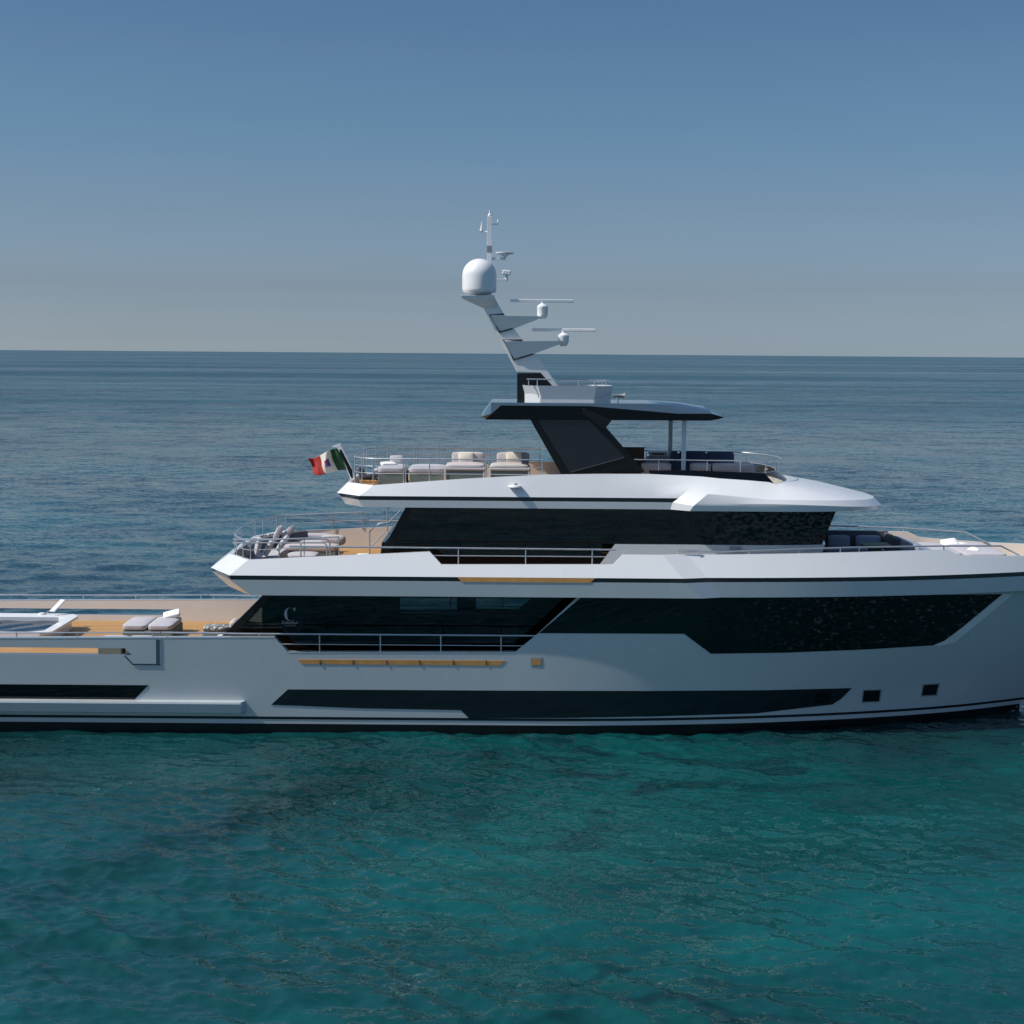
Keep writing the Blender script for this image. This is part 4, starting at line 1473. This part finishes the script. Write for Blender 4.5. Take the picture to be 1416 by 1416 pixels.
# two low loungers behind the near bulwark
for i, (p0, p1, lab) in enumerate(((144, 178.5, 'low lounger behind the near bulwark on the pool side, only its pale top showing'), (182, 214, 'low lounger behind the near bulwark next to the door recess, only its pale top showing'))):
    y0, y1 = -3.3, -2.3
    zt_ = P(160, 877.2, y1).z
    x0, x1 = X(p0, y1, 878), X(p1, y1, 878)
    t_ = empty('lounger', ((x0+x1)/2, -2.8, ZM))
    tag(t_, lab, 'lounger', 'low loungers by the bulwark')
    block('base', M_FABG, t_, x0+.03, x1-.03, y0, y1, ZM, zt_-.16)
    cushion('mattress', M_FAB, t_, ((x0+x1)/2, (y0+y1)/2, zt_-.10), (x1-x0, y1-y0, .2), r=.07, puff=.01)
x0, x1 = X(302, -2.3, 878), X(332, -2.3, 878)
t_ = empty('ottoman', ((x0+x1)/2, -2.7, ZM))
tag(t_, 'pale low ottoman at the foot of the raked saloon frame behind bulwark', 'ottoman')
zt_ = P(310, 876, -2.3).z
block('base', M_FABG, t_, x0+.03, x1-.03, -3.1, -2.3, ZM, zt_-.2)
cushion('top', M_FABW, t_, ((x0+x1)/2, -2.7, zt_-.1), (x1-x0, .8, .22), r=.08)
# tilted white panel on a dark stand by the pool
t_ = empty('tilted_panel', (P(58, 855, 2.3).x, 2.2, zp))
tag(t_, 'bright white tilted panel on thin dark stand at the pool edge', 'panel')
hang(MB().prism([P(68, 845, 2.0), P(74.5, 845.5, 1.95), P(90, 829.5, 2.35), P(84, 828.3, 2.45)], (0.03, .03, -.03)).build('board', M_PILW, None, angle=None, bevel=.01), t_)
b0 = P(58, 854.5, 2.2)
hang(MB().tube([b0, P(60, 850, 2.2), P(71, 843, 2.25)], .025, 8).build('stand', M_GREYP, None), t_)
hang(MB().lathe([(.12, -.02), (.12, .03), (.05, .05)], (b0.x, b0.y, zp+.02), 16).build('foot', M_PLAST, None), t_)

# --- upper deck aft
ZUD = 5.144
ax, = [ring_tp[1].x+.35]
t_ = empty('curved_sofa', (ax+.8, 0, ZUD))
tag(t_, 'curved slate mesh backed sofa along the stern rail of the middle deck', 'sofa')
bk, se = MB(), MB()
arc = []
for k in range(13):
    f = k/12
    y = -2.55+5.5*f
    x = ax+.15+1.35*max(0, (f-.45)/.55)**1.6
    arc.append((x, y))
rings = []
for x, y in arc:
    rings.append([Vector((x, y, ZUD+.05)), Vector((x-.14, y, ZUD+.80)), Vector((x-.04, y, ZUD+.85)), Vector((x+.10, y, ZUD+.80)), Vector((x+.16, y, ZUD+.05))])
hang(bk.loft(rings, closed=True, caps=True).build('backrest', M_FABD, None, angle=50), t_)
rings = []
for x, y in arc:
    rings.append([Vector((x+.17, y, ZUD+.06)), Vector((x+.17, y, ZUD+.40)), Vector((x+.95, y, ZUD+.42)), Vector((x+1.0, y, ZUD+.36)), Vector((x+1.0, y, ZUD+.06))])
hang(se.loft(rings, closed=True, caps=True).build('seat', M_FAB, None, angle=40), t_)
rim = MB()
for i in range(0, 12, 2):
    (xa, ya), (xb, yb_) = arc[i], arc[i+1]
    rim.tube([(xa-.08, ya, ZUD+.87), (xb-.08, yb_, ZUD+.87)], .045, 8)
hang(rim.build('back_rim', M_PLAST, None), t_)
for (px, py, Y, rot, lab) in ((372, 757, -1.75, (0, -62, 10), 'grey pillow leaning nearest the side on the curved stern sofa'),
                              (391, 751, -1.0, (0, -52, 6), 'grey pillow leaning mid row on the curved stern sofa'),
                              (357, 755, -2.1, (0, -78, 14), 'upright grey pillow at the near end of the curved stern sofa'),
                              (384, 738, 1.3, (0, -66, 0), 'dark sided grey pillow at far end of the curved stern sofa'),
                              (398, 737, 1.6, (0, -50, -6), 'furthest forward grey pillow standing tilted above the curved stern sofa')):
    c = P(px, py, Y)
    pillow(lab, M_FAB, c, (.62, .60, .15), rot, 'pillows on the curved stern sofa')
# chaise and side sofa
def sofa_x(name, lab, cat, x0, x1, y0, y1, z0, m, back='far', hb_=.36, hs=.36, base=M_FABG, arm=False, group=None):
    t = empty(name, ((x0+x1)/2, (y0+y1)/2, z0))
    tag(t, lab, cat, group)
    block('base', base, t, x0+.02, x1-.02, y0+.03, y1-.02, z0+.03, z0+hs-.16, .03)
    cushion('seat_cushion', m, t, ((x0+x1)/2, (y0+y1)/2, z0+hs-.07), (x1-x0, y1-y0, .22), r=.08)
    if back == 'far':
        cushion('backrest', m, t, ((x0+x1)/2, y1-.14, z0+hs+hb_/2+.02), (x1-x0, .24, hb_), (-8, 0, 0), r=.09, puff=.04)
    if back == 'aft':
        cushion('backrest', m, t, (x0+.14, (y0+y1)/2, z0+hs+hb_/2+.02), (.24, y1-y0, hb_), (0, -8, 0), r=.09, puff=.04)
    return t
x0, x1 = P(390, 760, .6).x, P(462, 760, .6).x
sofa_x('chaise', 'long pale chaise lying fore and aft on the middle deck behind stern hoops', 'chaise', x0, x1+.1, .4, 1.5, ZUD, M_FABW, back=None, hs=.50)
o = cushion('bolster', M_FABW, None, (0, 0, 0), (.95, .40, .40), r=.19, puff=0)
o.location = (x1-.15, 1.62, ZUD+.62)
tag(o, 'round pale bolster at the forward end of the long chaise', 'bolster')
x0, x1 = P(398, 772, -1.4).x, P(440, 772, -1.4).x
sofa_x('footstool', 'low grey footstool between the near rail and the long chaise', 'footstool', x0, x1, -1.9, -.9, ZUD, M_FAB, back=None, hs=.48)
xx = P(400, 736, 2.4).x
sofa_x('side_sofa', 'grey seat against the far cream bulwark of the middle deck', 'sofa', xx, xx+1.6, 2.2, 3.3, ZUD, M_FAB, hs=.45, hb_=.2)
xw = P(497, 765, -2.6).x
o = cushion('seat_block', M_PILW, None, (0, 0, 0), (.55, .5, .5), r=.1, puff=.01)
o.location = (xw+.15, -2.75, ZUD+.42)
tag(o, 'small white seat block at the foot of the raked frame on the middle deck', 'seat')

# --- fly deck aft
ZFD = 7.964
for i, (p0, p1, pw0, pw1) in enumerate(((615, 671, 634, 655), (677, 733, 700, 722))):
    y0, y1 = -2.3, -1.0
    x0, x1 = X(p0, y0, 645), X(p1, y0, 645)
    t_ = empty('fly_sofa', ((x0+x1)/2, (y0+y1)/2, ZFD))
    tag(t_, ('pale grey two seat sofa on the top deck next to the striped sunbeds' if i == 0 else 'pale grey two seat sofa on the top deck nearest the black hardtop support'), 'sofa', 'sofas on the top deck')
    zs = P(640, 649, y0).z
    block('base', M_FABG, t_, x0+.05, x1-.05, y0+.03, y1, ZFD+.02, zs-.02, .02)
    for xx in (x0+.03, x1-.03):
        hang(MB().bb(xx-.04, xx+.04, y0, y1, ZFD, zs+.07).build('side_panel', M_FABW, None, angle=None, bevel=.03), t_)
    hang(MB().bb(x0, x1, y0-.01, y0+.06, zs-.04, zs+.05).build('front_rail', M_FABW, None, angle=None, bevel=.03), t_)
    cushion('seat_cushion', M_FABW, t_, ((x0+x1)/2, (y0+y1)/2, zs+.08), (x1-x0-.05, y1-y0-.03, .20), r=.09)
    bx0, bx1 = P(p0+10, 630, y1).x, P(p1-1, 630, y1).x
    zb_ = P(640, 624.5, y1).z
    cushion('backrest', M_FABW, t_, ((bx0+bx1)/2, y1-.1, (zs+.12+zb_)/2), (bx1-bx0, .22, zb_-zs-.12), (-6, 0, 0), r=.08, puff=.03)
    c = P((pw0+pw1)/2, 632, y1-.28)
    pillow('cream square pillow propped on the top deck sofa '+('next to the sunbeds' if i == 0 else 'nearest the black support'), M_PILC, c, ((pw1-pw0)/40., .13, .36), (-12, 0, 0), 'cream pillows on the top deck sofas')
for i, (p0, p1, lab) in enumerate(((522, 561, 'lavender grey top deck sunbed holding the stacked cushions'), (565, 616, 'lavender grey top deck sunbed beside the two sofas'))):
    y0, y1 = -1.9, -.2
    x0, x1 = X(p0, y0, 655), X(p1, y0, 655)
    t_ = empty('sunbed', ((x0+x1)/2, (y0+y1)/2, ZFD))
    tag(t_, lab, 'sunbed', 'sunbeds on the top deck')
    zs = P(580, 655, y0).z
    block('base', M_FABG, t_, x0+.02, x1-.02, y0+.03, y1, ZFD+.02, zs, .03)
    cushion('mattress', M_FAB, t_, ((x0+x1)/2, (y0+y1)/2, zs+.11), (x1-x0, y1-y0, .24), r=.08)
for k, (px, py, lab, m) in enumerate(((534, 646.5, 'lower white cushion of the stack on the aft sunbed', M_PILW), (537, 641.5, 'upper white cushion of the stack on the aft sunbed', M_PILW), (541, 650.5, 'grey cushion at bottom of the stack on the aft sunbed', M_FABD))):
    c = P(px, py, -1.2)
    pillow(lab, m, c, (.52, .5, .10), (3, -4+4*k, 12*k), 'stacked cushions on the top deck sunbed')
c = P(544, 633, 1.5)
t_ = empty('deck_lounger', (c.x, 1.5, ZFD))
tag(t_, 'slim lounger with raised back behind the aft sunbed on top deck', 'lounger')
hang(MB().bb(c.x-.6, c.x+.7, 1.1, 1.8, ZFD+.30, ZFD+.36).build('frame', M_GREYP, None, angle=None, bevel=.01), t_)
cushion('mattress', M_FAB, t_, (c.x, 1.45, ZFD+.42), (1.4, .66, .12), r=.05)
cushion('backrest', M_FAB, t_, (c.x+.1, 1.75, c.z-.1), (.5, .12, .36), (-20, 0, 0), r=.05)
for xx in (c.x-.55, c.x+.65):
    hang(MB().bb(xx-.03, xx+.03, 1.1, 1.8, ZFD, ZFD+.31).build('leg', M_GREYP, None, angle=None), t_)
# aft chair in teak
c = P(510, 662, -1.6)
t_ = empty('deck_chair', (c.x, -1.4, ZFD))
tag(t_, 'low teak lounge chair with dark cushion at the stern corner of the top deck', 'chair')
hang(MB().bb(c.x-.30, c.x+.36, -1.8, -1.0, ZFD+.18, ZFD+.30).build('seat_frame', M_TEAKTRIM, None, angle=None, bevel=.03), t_)
cushion('cushion', M_FABD, t_, (c.x+.05, -1.4, ZFD+.44), (.8, .8, .16), (0, -8, 0), r=.06)
cushion('backrest', M_FABD, t_, (c.x-.28, -1.4, ZFD+.55), (.16, .8, .38), (0, -18, 0), r=.06)
for xx in (-.25, .3):
    for yy in (-1.75, -1.05):
        hang(MB().tube([(c.x+xx*1.2, yy, ZFD), (c.x+xx, yy, ZFD+.2)], .022, 6).build('leg', M_TEAKTRIM, None), t_)
# --- fly deck forward
x0, x1 = P(846, 626, 1.2).x, P(891, 626, 1.2).x
t_ = empty('bar_cabinet', ((x0+x1)/2, 1.5, ZFD))
tag(t_, 'olive wood bar cabinet behind the black hardtop support', 'cabinet')
block('body', M_WOOD, t_, x0, x1, 1.2, 2.0, ZFD, P(870, 620, 1.2).z, .01)
block('worktop', M_DARK, t_, x0-.03, x1+.03, 1.17, 2.03, P(870, 620, 1.2).z, P(870, 618, 1.2).z, .008)
x0, x1 = P(892, 630, 1.5).x, P(926, 630, 1.5).x
t_ = empty('helm_console', ((x0+x1)/2, 1.7, ZFD))
tag(t_, 'white helm console with dark display beside the far hardtop post', 'console')
zt_ = P(910, 631, 1.5).z
block('body', M_POST, t_, x0+.05, x1, 1.5, 2.2, ZFD, zt_, .03)
hang(MB().prism([Vector((x0+.2, 1.45, zt_)), Vector((x1, 1.45, zt_)), Vector((x1-.1, 1.45, zt_+.18)), Vector((x0+.12, 1.45, zt_+.18))], (0, .6, 0)).build('display_hood', M_PLAST, None, angle=None, bevel=.02), t_)
hang(MB().bb(x0+.25, x1-.2, 1.435, 1.46, zt_+.06, zt_+.12).build('display', M_DARK, None, angle=None), t_)
x0, x1 = P(928, 640, .6).x, P(1016, 640, .6).x
zt_ = P(970, 624, .9).z
t_ = empty('navy_sofa', ((x0+x1)/2, .6, ZFD))
tag(t_, 'large navy blue sofa under the forward end of the hardtop', 'sofa')
block('base', M_NAVY, t_, x0, x1, .1, 1.1, ZFD, ZFD+.3, .03)
for k in range(2):
    w3 = (x1-x0-.3)/2
    cushion('backrest', M_NAVY, t_, (x0+.3+w3*(k+.5), .85, (ZFD+.3+zt_)/2), (w3+.01, .28, zt_-ZFD-.3), (-5, 0, 0), r=.05, puff=.01)
cushion('seat_cushion', M_NAVY, t_, ((x0+x1)/2, .45, ZFD+.38), (x1-x0, .75, .2), r=.08)
cushion('armrest', M_NAVY, t_, (x0+.12, .6, (ZFD+.2+zt_)/2), (.28, 1.0, zt_-ZFD-.2), r=.1)
for i, (p0, p1, lab) in enumerate(((888, 929, 'pale beige bench aft of the near hardtop post'), (956, 984, 'pale beige bench just forward of the near hardtop post'), (985, 1045, 'long pale beige bench at the forward end of the top deck'))):
    y0, y1 = -2.2, -1.5
    x0, x1 = X(p0, y0, 648), X(p1, y0, 648)
    t_ = empty('bench', ((x0+x1)/2, -1.85, ZFD))
    tag(t_, lab, 'bench', 'beige benches on the top deck')
    zs = P(1000, 642, y0).z
    block('base', M_FABW, t_, x0+.02, x1-.02, y0+.02, y1, ZFD, zs-.2)
    cushion('seat_cushion', M_FABW, t_, ((x0+x1)/2, (y0+y1)/2, zs-.12), (x1-x0-.01, y1-y0, .26), r=.06, puff=.01)

# --- foredeck
fb = MB()
x0, x1 = P(1142, 745, 2.4).x, P(1228, 745, 2.4).x
t_ = empty('foredeck_sofa', ((x0+x1)/2, 2.0, ZUD))
tag(t_, 'blue grey corner sofa set in a dark surround in front of the wheelhouse', 'sofa')
zt_ = P(1180, 733.5, 2.7).z
block('surround', M_FABD, t_, x0-.3, x1+.05, 2.62, 2.78, ZUD, zt_, .03)
block('surround_end', M_FABD, t_, x1-.12, x1+.05, .6, 2.60, ZUD, zt_-.05, .05)
block('base', M_FABD, t_, x0-.3, x1-.15, 1.5, 2.6, ZUD, ZUD+.25)
for k, (q0, q1) in enumerate(((1146, 1176), (1184, 1219))):
    a, b = P(q0, 742, 2.3).x, P(q1, 742, 2.3).x
    cushion('backrest', M_BLUEF, t_, ((a+b)/2, 2.42, ZUD+.62), (b-a, .22, .48), (-6, 0, 0), r=.08)
cushion('seat_cushion', M_BLUEF, t_, ((x0+x1)/2-.2, 1.95, ZUD+.34), (x1-x0-.1, .9, .2), r=.07)
c = P(1210, 753, .7)
t_ = empty('coffee_table', (c.x, .7, ZUD))
tag(t_, 'low olive green topped table in front of the foredeck sofa', 'table')
M_OLIVE = mat('olive_table_top', (0.16, 0.17, 0.05), .5, var=.08)
zt_ = P(1210, 752, .7).z
hang(MB().bb(c.x-.5, c.x+.5, .25, 1.2, zt_-.05, zt_).build('tabletop', M_OLIVE, None, angle=None, bevel=.01), t_)
hang(MB().bb(c.x-.2, c.x+.2, .5, .9, ZUD, zt_-.05).build('pedestal', M_FABD, None, angle=None, bevel=.01), t_)
# sunpad
x0, x1 = P(1264, 765, -1.0).x, P(1385, 765, -1.0).x
zs = P(1320, 766, -1.9).z
t_ = empty('sun_pad', ((x0+x1)/2, 0, ZUD))
tag(t_, 'broad pale grey sun pad across the foredeck with four white pillows', 'sun pad')
block('base', M_WHITE, t_, x0-.05, x1+.2, -2.0, 1.7, ZUD, zs-.14, .04)
wp = (x1-x0)/2
for k in range(2):
    cushion('mattress', M_FAB, t_, (x0+wp*(k+.5), -.15, zs-.07), (wp-.02, 3.5, .2), r=.07, puff=.02)
hang(MB().prism([Vector((x0-.1, -1.9, ZUD)), Vector((x0-.1, -1.9, zs+.25)), Vector((x0+.75, -1.9, zs)), Vector((x0+.75, -1.9, ZUD))], (0, 3.5, 0)).build('headrest', M_BLUEF, None, angle=None, bevel=.05), t_)
for (px, py, Y, s, rot, lab) in ((1313, 751.5, .9, (.58, .5, .16), (24, -8, 4), 'large white pillow propped on far side of the foredeck sun pad'),
                                 (1332, 754.5, .9, (.42, .42, .14), (10, 6, -8), 'smaller white pillow lying beside the big far one on sun pad'),
                                 (1341, 764.5, -1.0, (.60, .5, .16), (8, -26, 10), 'white pillow tilted on the near side of the foredeck sun pad'),
                                 (1356, 766, -1.0, (.40, .40, .16), (4, 8, 14), 'smallest white pillow lying at the forward near corner of sun pad')):
    pillow(lab, M_PILW, P(px, py, Y), s, rot, 'white pillows on the foredeck sun pad')

# ------------------------------------------------------------------ flag
def flag():
    yf = -.42
    tl, tr = P(425, 633, yf), P(471, 621, yf)
    bl_, br = P(434.5, 656, yf), P(482, 651, yf)
    nu, nv = 42, 20
    def pt(u, v):                               # u from fly end to hoist, v from top to bottom
        a = tl.lerp(tr, u)
        b = bl_.lerp(br, u)
        p = a.lerp(b, v)
        p.z += (-.10*math.sin(u*math.pi*1.7+.5)*(1-.3*v))*(1-u*.6)+.02
        p.y += .17*math.sin(u*8.5+v*2.2)*(1-u)**.4+.06*math.sin(u*19+3*v)
        p.x += .03*math.sin(v*5+u*3)
        return p
    root = empty('flag', tr)
    tag(root, 'Italian ensign in green, white and red with small quartered shield flying from the stern staff', 'flag')
    for name, u0, u1, col in (('red_band', 0, .34, (.36, .030, .025)), ('white_band', .34, .67, (.66, .63, .55)), ('green_band', .67, 1, (.018, .075, .025))):
        b = MB()
        n = 14
        rings = [[pt(u0+(u1-u0)*i/n, j/nv) for j in range(nv+1)] for i in range(n+1)]
        b.loft(rings)
        m = mat('flag_'+name, col, .85, var=.05, vscale=12, bump=.2, bscale=150)
        o = b.build(name, m, None, angle=80)
        sd = o.modifiers.new('cloth', 'SOLIDIFY')
        sd.thickness = .006
        hang(o, root)
        if name == 'white_band':
            W_ = o
    for k, (ua, ub, va, vb, col) in enumerate(((.44, .505, .36, .52, (.45, .05, .05)), (.508, .575, .36, .52, (.05, .06, .25)), (.44, .505, .53, .72, (.35, .12, .25)), (.508, .575, .53, .72, (.06, .06, .28)))):
        b = MB()
        rings = [[pt(ua+(ub-ua)*i/4, va+(vb-va)*j/4)+Vector((0, -.012, 0)) for j in range(5)] for i in range(5)]
        b.loft(rings)
        o = b.build('shield_quarter', mat('flag_shield_tone', col, .85), None, angle=80)
        sd = o.modifiers.new('cloth', 'SOLIDIFY')
        sd.thickness = .004
        o.parent = W_
        o.matrix_parent_inverse = W_.matrix_basis.inverted() @ Matrix.Translation(-root.location)
        o.matrix_parent_inverse = Matrix.Identity(4)
flag()
